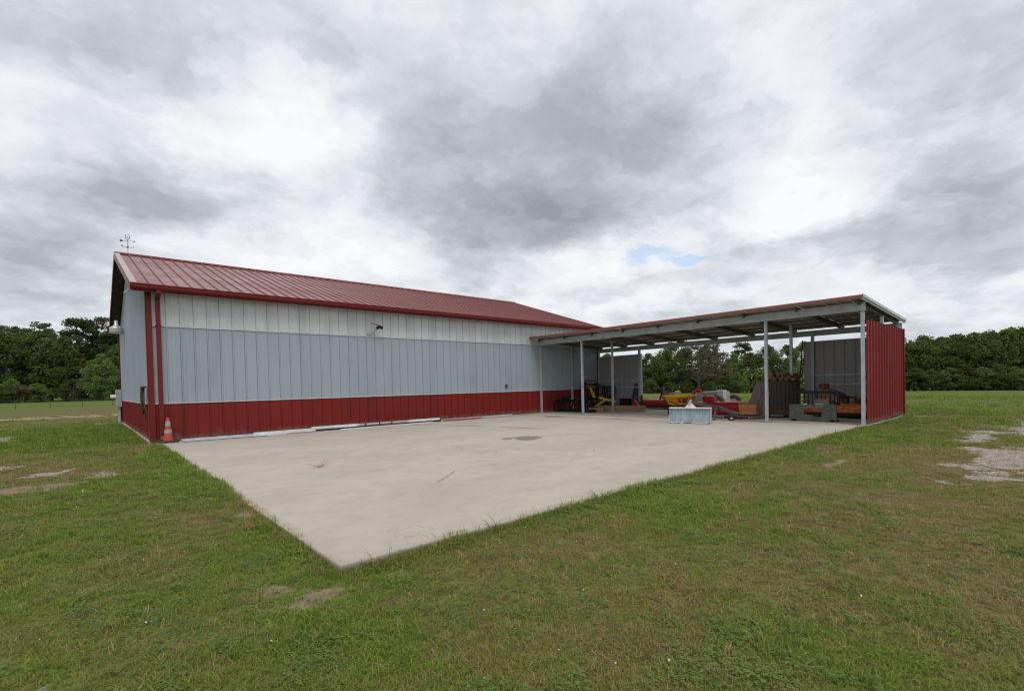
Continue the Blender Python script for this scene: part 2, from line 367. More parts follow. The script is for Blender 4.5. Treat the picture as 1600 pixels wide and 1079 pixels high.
t = MT('lawn_ground', .95, 0, .15)
lush = t.attr('lush'); n1 = t.noise(3.5, 6, .65); n2 = t.noise(38, 4, .7); n3 = t.noise(.12, 4, .6, (1, 2.2, 1)); n4 = t.noise(140, 2, .6)
lf = t.math('ADD', t.math('ADD', lush, t.math('MULTIPLY', t.math('SUBTRACT', n1, .5), .6)), t.math('MULTIPLY', t.math('SUBTRACT', n3, .5), .5))
gcol = t.mix(t.rng(lf, .1, .95), (.185, .15, .055), (.125, .188, .026))
gcol = t.mix(t.rng(n2, .35, .72, 0, .8), gcol, (.030, .030, .011)); 
mow = t.n('ShaderNodeTexWave', wave_type='BANDS', bands_direction='Y'); mp = t.n('ShaderNodeMapping'); t.put(mp.inputs[0], t.pos); mp.inputs['Rotation'].default_value = (0, 0, .16)
t.put(mow.inputs[0], mp.outputs[0]); mow.inputs['Scale'].default_value = .11; mow.inputs['Distortion'].default_value = 1.2; mow.inputs['Detail'].default_value = 2; mow.inputs['Detail Scale'].default_value = .4
sx = t.n('ShaderNodeSeparateXYZ'); t.put(sx.inputs[0], t.pos)
gcol = t.mix(t.math('MULTIPLY', t.rng(sx.outputs[0], 20, 32), t.math('MULTIPLY', mow.outputs['Fac'], .42)), gcol, (.125, .135, .04))
grav = t.mix(t.rng(n4, .3, .7), (.56, .51, .45), (.30, .25, .20)); vo = t.n('ShaderNodeTexVoronoi'); t.put(vo.inputs['Vector'], t.pos); vo.inputs['Scale'].default_value = 34
grav = t.mix(t.rng(vo.outputs['Distance'], .25, .75, 0, .7), grav, (.10, .08, .06))
dirt = t.mix(t.rng(n2, .3, .7), (.30, .225, .155), (.19, .135, .09))
farm = t.rng(sx.outputs[1], 16, 20)
grav = t.mix(farm, grav, t.mix(t.rng(n1, .3, .7), (.50, .41, .30), (.36, .28, .19)))
n5 = t.noise(16, 5, .7, off=13); brk = t.math('MULTIPLY', t.math('SUBTRACT', n5, .5), 1.3)
col = t.mix(t.rng(t.math('ADD', t.attr('soil'), brk), .35, .75), gcol, dirt); col = t.mix(t.rng(t.math('ADD', t.attr('bare'), brk), .35, .7), col, grav); t.color(col)
t.bump(t.math('ADD', n2, t.math('MULTIPLY', n4, .5)), .6, .02)
me.materials.append(t.m)
lawn = link('lawn', me); tag(lawn, kind='structure')

# ------------------------------------------------------------------ concrete
t = MT('broom_finished_concrete', .85, 0, .3)
b1 = t.noise(.45, 6, .6, (1, 1.6, 1)); b2 = t.noise(2.6, 7, .68, (1, 1.25, 1), off=5); b3 = t.noise(60, 3, .6); b4 = t.noise(8, 6, .7, (.85, 1.25, 1), off=2)
col = t.mix(t.rng(b1, .3, .7), (.50, .443, .370), (.425, .375, .312)); col = t.mix(t.rng(b2, .42, .72, 0, .62), col, (.36, .335, .30))
col = t.mix(t.rng(b4, .5, .78, 0, .38), col, (.33, .31, .28)); col = t.mix(t.rng(b3, .5, .8, 0, .35), col, (.30, .28, .25))
def spot(cx_, cy_, rx, ry, rot=0., wob=.5, sc=3.):
    mp = t.n('ShaderNodeMapping', vector_type='TEXTURE'); t.put(mp.inputs[0], t.pos); mp.inputs['Location'].default_value = (cx_, cy_, 0); mp.inputs['Rotation'].default_value = (0, 0, rot); mp.inputs['Scale'].default_value = (rx, ry, 50)
    ln = t.n('ShaderNodeVectorMath', operation='LENGTH'); t.put(ln.inputs[0], mp.outputs[0])
    v = t.math('ADD', ln.outputs['Value'], t.math('MULTIPLY', t.math('SUBTRACT', t.noise(sc, 5, .6, off=cx_), .5), wob * 2)); return t.rng(v, 1.05, .75)
for a_ in ((6.62, -7.0, .50, .36, .6, .6, 2.5), (6.2, -6.7, .22, .14, .6, .7, 3.)): col = t.mix(t.math('MULTIPLY', spot(*a_), .72), col, (.11, .10, .088))
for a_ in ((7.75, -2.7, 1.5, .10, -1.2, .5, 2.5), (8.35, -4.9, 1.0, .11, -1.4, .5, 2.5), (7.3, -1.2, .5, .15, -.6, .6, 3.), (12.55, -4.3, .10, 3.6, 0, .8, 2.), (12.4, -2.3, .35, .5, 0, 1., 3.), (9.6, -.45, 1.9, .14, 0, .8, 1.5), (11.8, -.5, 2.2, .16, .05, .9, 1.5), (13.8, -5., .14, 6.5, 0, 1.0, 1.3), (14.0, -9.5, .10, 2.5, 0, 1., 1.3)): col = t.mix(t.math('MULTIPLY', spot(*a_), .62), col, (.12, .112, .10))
for a_ in ((5.9, -9.6, .16, .02, .8, 1.2, 4.), (6.3, -9.5, .1, .02, .4, 1.2, 4.), (2.2, -5.6, .3, .02, .3, 1., 3.), (4.9, -4.4, .4, .015, .1, 1., 3.)): col = t.mix(t.math('MULTIPLY', spot(*a_), .5), col, (.20, .15, .11))
for a_ in ((.07, -9.75, .07, .22, 0, 1.3, 9.), (.07, -9.35, .04, .2, 0, 1.3, 9.)): col = t.mix(t.math('MULTIPLY', spot(*a_), .5), col, (.47, .30, .16))
vc = t.n('ShaderNodeTexVoronoi', feature='DISTANCE_TO_EDGE'); mpv = t.n('ShaderNodeMapping'); t.put(mpv.inputs[0], t.pos); wv = t.n('ShaderNodeVectorMath', operation='ADD'); t.put(wv.inputs[0], mpv.outputs[0])
wn = t.n('ShaderNodeTexNoise'); t.put(wn.inputs['Vector'], t.pos); wn.inputs['Scale'].default_value = 2.5; wn.inputs['Detail'].default_value = 6; t.put(wv.inputs[1], wn.outputs['Color']); t.put(vc.inputs['Vector'], wv.outputs[0]); vc.inputs['Scale'].default_value = .42
crk = t.math('MULTIPLY', t.rng(vc.outputs['Distance'], .0025, .0065, 1, 0), t.rng(t.noise(.35, 3, .5, off=11), .5, .62)); col = t.mix(t.math('MULTIPLY', crk, .38), col, (.17, .145, .12))
vs_ = t.n('ShaderNodeTexVoronoi'); t.put(vs_.inputs['Vector'], t.pos); vs_.inputs['Scale'].default_value = 1.9; vs_.inputs['Randomness'].default_value = 1
drip = t.math('MULTIPLY', t.rng(t.math('ADD', vs_.outputs['Distance'], t.math('MULTIPLY', b4, .06)), .065, .10, 1, 0), t.rng(t.noise(.6, 2, .5, off=17), .5, .6)); col = t.mix(t.math('MULTIPLY', drip, .45), col, (.16, .145, .125))
sz = t.n('ShaderNodeSeparateXYZ'); t.put(sz.inputs[0], t.pos)
soilf = t.rng(t.math('ADD', sz.outputs[2], t.math('MULTIPLY', t.math('SUBTRACT', b4, .5), .05)), -.05, -.008, .85, 0); col = t.mix(soilf, col, (.15, .105, .075))      # soil caked on the slab's edge
ex = t.math('ABSOLUTE', t.math('SUBTRACT', sz.outputs[0], .05)); ey = t.math('ABSOLUTE', t.math('ADD', sz.outputs[1], 12.02))
edgef = t.rng(t.math('ADD', t.math('MINIMUM', ex, ey), t.math('MULTIPLY', t.math('SUBTRACT', b2, .5), .5)), -.05, .12, .5, 0); col = t.mix(edgef, col, (.30, .245, .185))   # washed-in dirt along the edges
t.color(col); t.rough(t.rng(b2, .3, .7, .72, .95)); t.bump(t.math('ADD', b3, t.math('MULTIPLY', t.noise(140, 2, .6, (.15, 1, 1)), .6)), .25, .006)
M['conc'] = t.m
def slab(name, x0, x1, y0, y1, top, th):
    o = MB().box(((x0 + x1) / 2, (y0 + y1) / 2, top - th / 2), (x1 - x0, y1 - y0, th)).build(name, M['conc'], bevel=.014)
    return tag(o, kind='structure')
slab('concrete_apron', .05, 12.62, -12.02, -.012, 0, .16)
slab('carport_floor', 12.636, 18.38, -12.02, -.012, .004, .16)
tag(MB().box((8.87, .07, -.03), (17.86, .16, .12)).build('barn_footing', M['conc']), kind='structure')
tag(MB().box((-.012, 6.15, -.05), (.10, 12.3, .14)).build('gable_footing', M['conc']), kind='structure')

# ------------------------------------------------------------------ barn
PW = .3048
H1, H2, HE, HW = .985, 2.985, 4.0, 3.90
BL, BD = 18.07, 12.3
RIDGE, EAVE, OV = 6.13, 4.0, .34
SL = (RIDGE - EAVE) / (BD / 2 + OV)
barn = thing('metal_barn', 'long metal barn with red roof, white and blue-grey siding above a red wainscot', 'barn')
def wall_prof(w=PW, h=.023):
    a = w - .0025; return [(0, -.004), (.006, h), (.026, h), (.040, 0), (.105, 0), (.113, .0045), (.121, 0), (.195, 0), (.203, .0045), (.211, 0), (a, 0)]
npan = 59
def wall_mesh(name, mat, z0, z1): return MB().strip(wall_prof(), (1, 0, 0), (0, -1, 0), (0, 0, z1 - z0)).mesh(name, mat)
wm = {'red_panel': (wall_mesh('red_panel', M['red'], .03, H1), .03), 'blue_panel': (wall_mesh('blue_panel', M['blue'], H1 + .035, H2), H1 + .035), 'white_panel': (wall_mesh('white_panel', M['white'], H2 + .03, HW), H2 + .03)}
for nm, (mm, z0) in wm.items():
    for i in range(npan):
        link(nm, mm, barn, (.06 + i * PW, -.02 + random.uniform(-.0012, .0012), z0), (0, random.uniform(-.0012, .0012), 0))
# sheathing behind the panels and the other walls
MB().box((BL / 2, .0, 1.97), (BL, .03, 3.88)).build('wall_frame', M['darksteel'], barn)
gp = [(0, H1 + .02), (BD, H1 + .02), (BD, EAVE - .12), (BD / 2, RIDGE - .17), (0, EAVE - .12)]
MB().prism(gp, (0.0, 0, 0), (0, 1, 0), (0, 0, 1), (.03, 0, 0)).build('gable_siding', M['blue'], barn)
g = MB()
for k in range(int(BD / PW)):
    y0 = .16 + k * PW; top = EAVE - .13 + SL * min(y0, BD - y0)
    g.prism([(0, 0), (.045, 0), (.03, .018), (.015, .018)], (0, y0, H1 + .03), (0, 1, 0), (-1, 0, 0), (0, 0, top - H1 - .05))
g.build('gable_rib', M['blue'], barn)
MB().box((.012, BD / 2, .5), (.024, BD, .95)).build('gable_wainscot', M['red'], barn)
g = MB()
for k in range(int(BD / PW)): g.prism([(0, 0), (.045, 0), (.03, .018), (.015, .018)], (0, .16 + k * PW, .03), (0, 1, 0), (-1, 0, 0), (0, 0, .94))
g.build('wainscot_rib', M['red'], barn)
MB().box((-.006, BD / 2, H1 + .003), (.03, BD - .1, .035)).build('gable_trim', M['trim'], barn)
MB().prism([(0, 0), (BD, 0), (BD, EAVE - .12), (BD / 2, RIDGE - .17), (0, EAVE - .12)], (BL - .03, 0, 0), (0, 1, 0), (0, 0, 1), (.03, 0, 0)).build('far_gable_wall', M['blue'], barn)
MB().box((BL / 2, BD, 1.95), (BL - .1, .03, 3.88)).build('rear_wall', M['blue'], barn)
MB().box((BL / 2 + .02, -.028, H1 + .016), (BL - .05, .026, .032)).build('wainscot_trim', M['trim'], barn)
MB().box((BL / 2 + .02, -.029, H2 + .014), (BL - .05, .028, .030)).build('band_trim', M['trim'], barn)
for (xx, yy, nm) in ((-.03, -.045, 'corner_trim'), (-.03, BD - .03, 'corner_trim')):
    MB().box((xx + .05, yy, 1.97), (.11, .03, 3.86)).box((xx - .013, yy + (.06 if yy < 1 else -.06), 1.97), (.03, .11, 3.86)).build(nm, M['redtrim'], barn)
MB().box((BL - .03, -.045, 1.5), (.13, .03, 2.9)).build('corner_trim', M['redtrim'], barn)
MB().box((BL / 2, -.032, .018), (BL - .1, .03, .03)).build('base_flashing', M['darksteel'], barn)
# roof
RL0, RL1 = -OV, 18.09
dv = Vector((0, BD / 2 + OV, RIDGE - EAVE)); slen = dv.length; dn = dv.normalized(); up = Vector((0, -dn.z, dn.y))
MB().prism([(-OV, EAVE - .03), (BD / 2, RIDGE - .03), (BD + OV, EAVE - .03), (BD + OV, EAVE - .10), (BD / 2, RIDGE - .10), (-OV, EAVE - .10)], (RL0 + .03, 0, 0), (0, 1, 0), (0, 0, 1), (RL1 - RL0 - .06, 0, 0)).build('roof_deck', M['soffit'], barn)
rprof = [(0, -.004), (.008, .034), (.024, .034), (.034, 0), (PW - .006, 0)]
rm = MB().strip(rprof, (1, 0, 0), up, dv).mesh('roof_panel', M['roof'])
nr = int((RL1 - RL0) / PW)
for i in range(nr): link('roof_panel', rm, barn, (RL0 + .06 + i * PW, -OV, EAVE - .022 + random.uniform(-.002, .002)))
MB().prism([(0, 0), (slen, 0), (slen, .02), (0, .02)], (RL0, BD + OV, EAVE - .022), (0, -dn.y, dn.z), (0, dn.z, dn.y), (RL1 - RL0, 0, 0)).build('rear_roof_slope', M['roof'], barn)
MB().prism([(-.17, -.055), (0, .03), (.17, -.055), (.17, -.035), (0, .05), (-.17, -.035)], (RL0 - .01, BD / 2, RIDGE - .005), (0, 1, 0), (0, 0, 1), (RL1 - RL0 + .02, 0, 0)).build('ridge_cap', M['redtrim'], barn)
for xe in (RL0, RL1):
    rk = MB()
    for sgn in (1, -1):
        y0 = -OV if sgn == 1 else BD + OV
        d2 = Vector((0, sgn * dn.y, dn.z)); u2 = Vector((0, -sgn * dn.z, dn.y))
        sx0 = -.022 if xe == RL0 else 0.002
        rk.prism([(0, -.16), (slen - .02, -.16), (slen - .02, .03), (0, .03)], (xe + sx0, y0, EAVE - .03), d2, u2, (.02, 0, 0))
    rk.build('rake_board', M['redtrim'], barn)
    MB().prism([(0, .034), (slen - .04, .034), (slen - .04, .042), (0, .042)], (xe - .02 if xe == RL0 else xe - .12, -OV, EAVE - .03), dn, up, (.14, 0, 0)).build('rake_cap', M['rake'], barn)
# gutter and fascia along the front eave, with downpipe
gpr = [(0, 0), (-.075, .0), (-.105, .045), (-.105, .10), (-.125, .118), (-.118, .128), (-.095, .118), (-.095, .05), (-.07, .012), (0, .012)]
MB().prism(gpr, (RL0 - .01, -OV - .005, EAVE - .145), (0, 1, 0), (0, 0, 1), (RL1 - RL0 + .02, 0, 0)).build('gutter', M['redtrim'], barn)
MB().box(((RL0 + RL1) / 2, -OV + .012, EAVE - .115), (RL1 - RL0 - .02, .022, .15)).build('fascia_board', M['redtrim'], barn)
MB().box(((RL0 + RL1) / 2, -OV / 2 - .01, EAVE - .115), (RL1 - RL0 - .02, OV - .03, .012)).build('eave_soffit', M['soffit'], barn)
dp = MB(); dp.bar((.20, -.40, EAVE - .15), (.20, -.40, EAVE - .23), .10, .075, (0, 1, 0)); dp.bar((.20, -.41, EAVE - .20), (.20, -.09, EAVE - .34), .10, .075, (0, 0, 1)); dp.bar((.20, -.095, EAVE - .31), (.20, -.095, .12), .10, .075, (0, 1, 0)); dp.bar((.20, -.09, .17), (.20, -.24, .07), .10, .07)
d_ = dp.build('downpipe', M['redtrim'], barn, bevel=.008)
for zz in (.9, 3.0): MB().box((.20, -.098, zz), (.125, .085, .03)).build('pipe_strap', M['redtrim'], d_)

# barn fittings
o = thing('weathervane', 'dark iron weathervane with ring and arrow standing on the barn ridge', 'weathervane', (.03, BD / 2, RIDGE + .04))
o.scale = (.70, .70, .93)
MB().tube([(0, 0, 0), (0, 0, .50)], .009).build('rod', M['vane'], o)
MB().lathe([(0.0, -.02), (.05, -.015), (.055, 0), (.05, .015), (0, .02)], (0, 0, .22), 12).build('hub', M['vane'], o)
MB().tube([(-.20, -.0, .22), (.20, 0, .22)], .006, 6).tube([(0, -.2, .22), (0, .2, .22)], .006, 6).build('direction_arm', M['vane'], o)
ca, sa = math.cos(-.55), math.sin(-.55)
def vp(u, z): return (u * ca, u * sa, z)
MB().tube([vp(-.30, .46), vp(.30, .44)], .007, 6).build('arrow_shaft', M['vane'], o)
MB().prism([(-.36, .50), (-.25, .50), (-.22, .465), (-.25, .43), (-.36, .43), (-.33, .465)], (0, -.004, 0), (ca, sa, 0), (0, 0, 1), (0, .008, 0)).build('arrow_tail', M['vane'], o)
MB().prism([(.27, .47), (.36, .437), (.27, .405)], (0, -.004, 0), (ca, sa, 0), (0, 0, 1), (0, .008, 0)).build('arrow_head', M['vane'], o)
ring = [vp(.105 * math.cos(k * math.pi / 10), .60 + .105 * math.sin(k * math.pi / 10)) for k in range(21)]
MB().tube(ring, .008, 6, False).build('ring', M['vane'], o)
MB().tube([vp(-.08, .65), vp(-.045, .54), vp(0, .63), vp(.045, .53), vp(.085, .63)], .008, 6).tube([vp(-.02, .5), vp(.0, .57)], .008, 6).build('emblem', M['vane'], o)
def letter(txt, loc, rz):
    c = bpy.data.curves.new('letter', 'FONT'); c.body = txt; c.size = .10; c.extrude = .004; c.align_x = 'CENTER'; c.align_y = 'CENTER'
    tmp = bpy.data.objects.new('tmp', c); COL.objects.link(tmp)
    mm = bpy.data.meshes.new_from_object(tmp.evaluated_get(bpy.context.evaluated_depsgraph_get())); bpy.data.objects.remove(tmp); mm.name = 'letter'
    mm.materials.clear(); mm.materials.append(M['vane']); link('letter', mm, o, loc, (math.pi / 2, 0, rz))
letter('N', (0, .23, .25), .7); letter('S', (0, -.23, .25), .7); letter('E', (.23, 0, .25), .7); letter('W', (-.23, 0, .25), .7)

o = thing('floodlight', 'small grey twin floodlight on a bent bracket on the white siding', 'floodlight', (6.05, -.04, 3.12))
MB().tube([(-.10, -.0, -.06), (-.02, -.06, -.04), (.12, -.16, .12), (.16, -.18, .16)], .018, 8).build('bracket', M['meter'], o)
MB().box((-.11, -.005, -.05), (.10, .03, .09)).build('wall_plate', M['meter'], o)
for dx, ry_, nm in ((.12, .5, 'lamp_head'), (.24, -.5, 'lamp_head')):
    hd = MB().lathe([(0.0, -.05), (.026, -.05), (.034, -.015), (.055, .04), (.06, .045), (.0, .04)], (0, 0, 0), 14).build(nm, M['black'], o, True, (dx, -.2, .18), (1.9, ry_, 0))
MB().box((.18, -.19, .20), (.12, .06, .05)).build('junction_box', M['black'], o)
MB().box((.04, -.22, .27), (.34, .10, .012), (0, .22, -.1)).build('solar_panel', M['sheet'], o)

o = thing('outlet_box', 'small dark outlet box on the blue-grey siding near the carport', 'outlet box', (11.96, -.05, 1.22))
MB().box((0, 0, 0), (.10, .05, .15)).build('box', M['darksteel'], o, bevel=.006); MB().box((0, -.032, .03), (.085, .016, .07)).build('cover', M['black'], o)

o = thing('barn_lamp', 'white dome-shaded barn lamp on the blue-grey gable', 'lamp', (-.03, 8.9, 3.80))
MB().tube([(0, 0, .0), (-.12, -.0, .02), (-.2, 0, .10)], .018).build('arm', M['lamp'], o)
MB().lathe([(.0, .30), (.06, .30), (.065, .14), (.10, .10), (.20, .02), (.225, -.04), (.22, -.045)], (-.22, 0, .02), 20).build('lamp_shade', M['lamp'], o, True)
MB().lathe([(.215, -.03), (.21, -.20), (.0, -.22)], (-.22, 0, .02), 20).build('lens', M['lens'], o, True)

o = thing('wall_camera', 'tiny white camera high on the blue-grey gable under the roof', 'camera', (-.04, 5.4, 4.72))
MB().box((0, 0, .06), (.05, .07, .07)).build('mount', M['whitepl'], o); MB().tube([(0, 0, .03), (-.12, -.06, -.08)], .035).build('camera_body', M['whitepl'], o, True)

o = thing('electric_meter', 'grey electric meter box with round white meter on the rear end of the gable', 'meter', (-.03, 11.9, 0))
MB().box((-.10, 0, 1.08), (.20, .34, .75)).build('meter_box', M['meter'], o, bevel=.01)
MB().tube([(-.2, 0, 1.15), (-.38, 0, 1.15)], .085, 16).build('meter_dial', M['whitepl'], o)
MB().tube([(-.09, .05, .72), (-.09, .05, -.08)], .045, 10).tube([(-.07, -.08, .72), (-.07, -.08, -.08)], .028, 8).build('conduit', M['meter'], o)
o = thing('ground_cover_lid', 'flat dark lid lying in the grass by the gable corner', 'lid', (-.75, 11.6, -.03))
MB().lathe([(0, .05), (.24, .05), (.27, .03), (.28, -.02)], (0, 0, 0), 16).build('lid', M['darksteel'], o)
MB().box((.05, -.1, .06), (.3, .05, .02)).build('handle', M['meter'], o)

o = thing('hanging_rope', 'bundle of tan rope hanging from a hook beside the red corner trim', 'rope', (-.03, .75, 1.42))
MB().box((-.06, 0, .02), (.12, .30, .04)).build('hook', M['vane'], o)
rb = MB()
for k in range(7):
    yy = random.uniform(-.08, .08); dd = random.uniform(.55, .85); sp = random.uniform(.05, .13); xx = -.05 - .012 * k
    pts = [(xx, yy - sp * .2, .0), (xx - .01, yy - sp * .7, -dd * .4), (xx, yy - sp, -dd * .8), (xx, yy, -dd), (xx, yy + sp, -dd * .8), (xx - .01, yy + sp * .7, -dd * .4), (xx, yy + sp * .2, .0)]
    rb.tube(pts, .013, 6, False)
rb.build('rope_loop', M['rope'], o, True)
MB().tube([(-.09, -.07, -.14), (-.13, 0, -.16), (-.09, .07, -.15)], .02, 6).build('binding', M['rope'], o)

o = thing('traffic_cone', 'orange traffic cone with two grey bands at the barn corner', 'cone', (.31, -.25, 0))
MB().lathe([(.115, .05), (.105, .09), (.040, .60), (.036, .63), (.0, .635)], (0, 0, 0), 20).build('cone_body', M['cone'], o, True)
for z0, z1 in ((.24, .34), (.42, .55)):
    f = lambda z: .105 - (z - .09) / .51 * .065
    MB().lathe([(f(z0) + .003, z0), (f(z1) + .003, z1)], (0, 0, 0), 20).build('reflective_band', M['reflective'], o, True)
MB().prism([(-.21, -.16), (-.16, -.21), (.16, -.21), (.21, -.16), (.21, .16), (.16, .21), (-.16, .21), (-.21, .16)], (0, 0, .001), (1, 0, 0), (0, 1, 0), (0, 0, .055)).build('cone_base', M['coneb'], o)

# lengths of trim left lying along the wall
def profile_piece(name, label, p0, p1, prof, mat, cat='metal trim', z=0.):
    p0, p1 = Vector((p0[0], p0[1], z)), Vector((p1[0], p1[1], z)); d = p1 - p0
    o = thing(name, label, cat, p0, math.atan2(d.y, d.x))
    MB().prism(prof, (0, 0, 0), (0, 1, 0), (0, 0, 1), (d.length, 0, 0)).build('sheet', mat, o); return o
o = profile_piece('flat_sheet', 'pale blue-grey sheet lying flat beside the traffic cone', (.60, -.34), (2.75, -.42), [(-.25, .0), (.25, .0), (.25, .05), (.23, .052), (.23, .014), (-.23, .014), (-.25, .02)], M['paleblue'])
MB().box((.98, -.254, .008), (1.96, .006, .014)).build('red_edge', M['redtrim'], o)
profile_piece('white_gutter_length', 'white box-shaped trim length lying past the flat sheet by the red wall', (2.3, -.30), (4.6, -.26), [(-.075, .001), (.075, .001), (.075, .09), (.055, .09), (.055, .02), (-.055, .02), (-.055, .09), (-.075, .09)], M['whitepl'])
profile_piece('white_trim_length', 'long white trim length lying against the red wall with red brackets on it', (3.95, -.16), (8.6, -.16), [(-.06, .001), (.06, .001), (.06, .12), (.04, .12), (.03, .03), (-.06, .03)], M['whitepl'])
profile_piece('black_trim_length', 'thin black trim length between two white ones by the red wall', (4.0, -.40), (8.5, -.30), [(-.06, .001), (.06, .001), (.05, .055), (-.05, .055)], M['black'])
profile_piece('thin_white_strip', 'thin white strip lying furthest out from the red wall', (4.7, -.52), (8.1, -.46), [(-.035, .001), (.035, .001), (.03, .022), (-.03, .022)], M['whitepl'])
profile_piece('red_edge_strip', 'thin red strip lying on the concrete in front of the white box trim', (3.1, -.52), (4.65, -.52), [(-.03, .001), (.03, .001), (.02, .02), (-.02, .02)], M['redtrim'])
profile_piece('red_corner_length', 'faded red trim length lying at the far end of the loose trim', (8.65, -.30), (10.4, -.34), [(-.07, .001), (.07, .001), (.07, .014), (.0, .04), (-.07, .014)], M['deckred'])
profile_piece('grey_angle_length', 'grey angle length lying against the wall base past the white trim', (8.7, -.12), (12.2, -.12), [(-.05, .001), (.05, .001), (.05, .05), (.035, .05), (.03, .02), (-.05, .02)], M['steelgrey'])
o = thing('red_bracket_strip', 'short red strip with rusty clips resting on the white trim', 'bracket', (5.6, -.225, .0))
MB().box((.75, 0, .135), (1.9, .10, .02)).build('strip', M['deckred'], o)
for k, xx in enumerate((.0, .5, .95)): MB().tube([(xx, -.07, .01), (xx + .06, -.03, .17), (xx + .10, .03, .20), (xx + .12, .05, .15)], .018, 6).build('clip', M['rust'], o)

# ------------------------------------------------------------------ carport
cp = thing('metal_carport', 'open metal carport with grey posts, red end wall and a sloping roof', 'carport', (14.0, 0, 0))
PY = (-.045, -2.44, -9.57, -11.97)
def post(x, y, z1, mat='steelgrey', s=.076): 
    return MB().box((x - 14, y, z1 / 2 + .004), (s, s, z1)).box((x - 14, y, .012), (s * 1.7, s * 1.7, .014)).build('post', M[mat], cp)
zroof = lambda x: 3.30 - (x - 13.4) / 4.93 * .28
for y in PY: post(14.0, y, 2.975)
for y in (-.09, -2.44, -9.57, -11.97): post(16.0, y, zroof(16) - .16)
for y in (-.09, -2.44, -9.57, -11.97): post(18.04, y, zroof(18.04) - .14, 'steelgrey', .09)
def cbeam(name, x, z0, z1, mat, face):
    w = .065; t_ = .006; pr = [(0, z0), (w, z0), (w, z0 + .02), (w - t_, z0 + .02), (w - t_, z0 + t_), (t_, z0 + t_), (t_, z1 - t_), (w - t_, z1 - t_), (w - t_, z1 - .02), (w, z1 - .02), (w, z1), (0, z1)]
    MB().prism([(a_ * face, b_) for a_, b_ in pr], (x - 14, -.03, 0), (1, 0, 0), (0, 0, 1), (0, -12.02, 0)).build(name, M[mat], cp)
cbeam('front_beam', 13.93, 2.985, 3.205, 'steelgrey', 1)
cbeam('back_beam', 18.13, 2.745, 2.945, 'steelgrey', 1)
ny_r = 9
for k in range(ny_r):
    y = -.12 - k * (11.8 / (ny_r - 1))
    MB().bar((13.82 - 14, y, zroof(13.82) - .075), (18.3 - 14, y, zroof(18.3) - .075), .05, .11).build('rafter', M['darksteel'], cp)
for x in (14.55, 15.3, 16.1, 16.9, 17.6): MB().bar((x - 14, -.06, zroof(x) - .038), (x - 14, -12.0, zroof(x) - .038), .045, .05).build('purlin', M['darksteel'], cp)
dv2 = Vector((18.35 - 13.4, 0, zroof(18.35) - zroof(13.4)))
um = MB().strip([(0, 0), (.012, .022), (.03, .022), (.042, 0), (PW, 0)], (0, -1, 0), (0, 0, 1), dv2).mesh('roof_panel', M['under'])
for k in range(39): link('roof_panel', um, cp, (-.6, -.06 - k * .3075, 3.30 - .006 + random.uniform(0, .003)))
MB().bar((13.385 - 14, -.0, 3.285), (13.385 - 14, -12.12, 3.285), .03, .085).build('front_edge_trim', M['roof'], cp)
MB().bar((13.40 - 14, -12.11, zroof(13.4) + .012), (18.37 - 14, -12.11, zroof(18.37) + .012), .03, .075).build('end_edge_trim', M['trim'], cp)
MB().bar((13.42 - 14, -12.085, zroof(13.4) - .05), (18.34 - 14, -12.085, zroof(18.37) - .05), .03, .05).build('end_soffit_trim', M['steelgrey'], cp)
# red end wall
em = MB().strip([(0, 0), (.02, .032), (.05, .032), (.07, 0), (.17, 0), (.18, .006), (.20, .006), (.21, 0), (PW, 0)], (1, 0, 0), (0, -1, 0), (0, 0, 2.70)).mesh('end_panel', M['red'])
for k in range(14): link('end_panel', em, cp, (.055 + k * PW, -12.035, .06))
for z in (.5, 1.35, 2.55): MB().box((2.14, -11.985, z), (4.2, .05, .06)).build('end_girt', M['steelgrey'], cp)
MB().box((4.34, -12.035, 1.40), (.05, .09, 2.72)).build('end_corner_trim', M['redtrim'], cp)
# grey back wall panels
bm_ = MB().strip([(0, 0), (.012, .02), (.03, .02), (.042, 0), (PW, 0)], (0, -1, 0), (1, 0, 0), (0, 0, 2.50)).mesh('back_panel', M['backpanel'])
for k in range(8): link('back_panel', bm_, cp, (4.095, -.02 - k * PW, .05 + k * .002))
for k in range(9): link('back_panel', bm_, cp, (4.095, -9.28 - k * PW, .06))
for (y0, y1) in ((-.05, -2.48), (-9.6, -12.0)):
    for z in (1.04, 1.36): MB().box((4.065, (y0 + y1) / 2, z), (.04, abs(y1 - y0), .055)).build('back_girt', M['steelgrey'], cp)
MB().box((4.02, -2.54, 1.62), (.07, .07, 1.9)).build('panel_edge_trim', M['trim'], cp)
MB().box((4.02, -2.54, .36), (.075, .075, .60)).build('red_edge_trim', M['redtrim'], cp)
o = thing('hanging_strap', 'dark strap hanging down the free edge of the right grey back panel', 'strap', (18.1, -9.24, 0))
MB().tube([(0, 0, 2.62), (.02, .05, 2.2), (0, .06, 1.8), (.01, .12, 1.3), (0, .17, 1.0)], .022, 6).tube([(.03, -.06, 2.6), (.02, -.02, 2.0), (.03, .03, 1.45)], .016, 6).build('strap_band', M['black'], o)

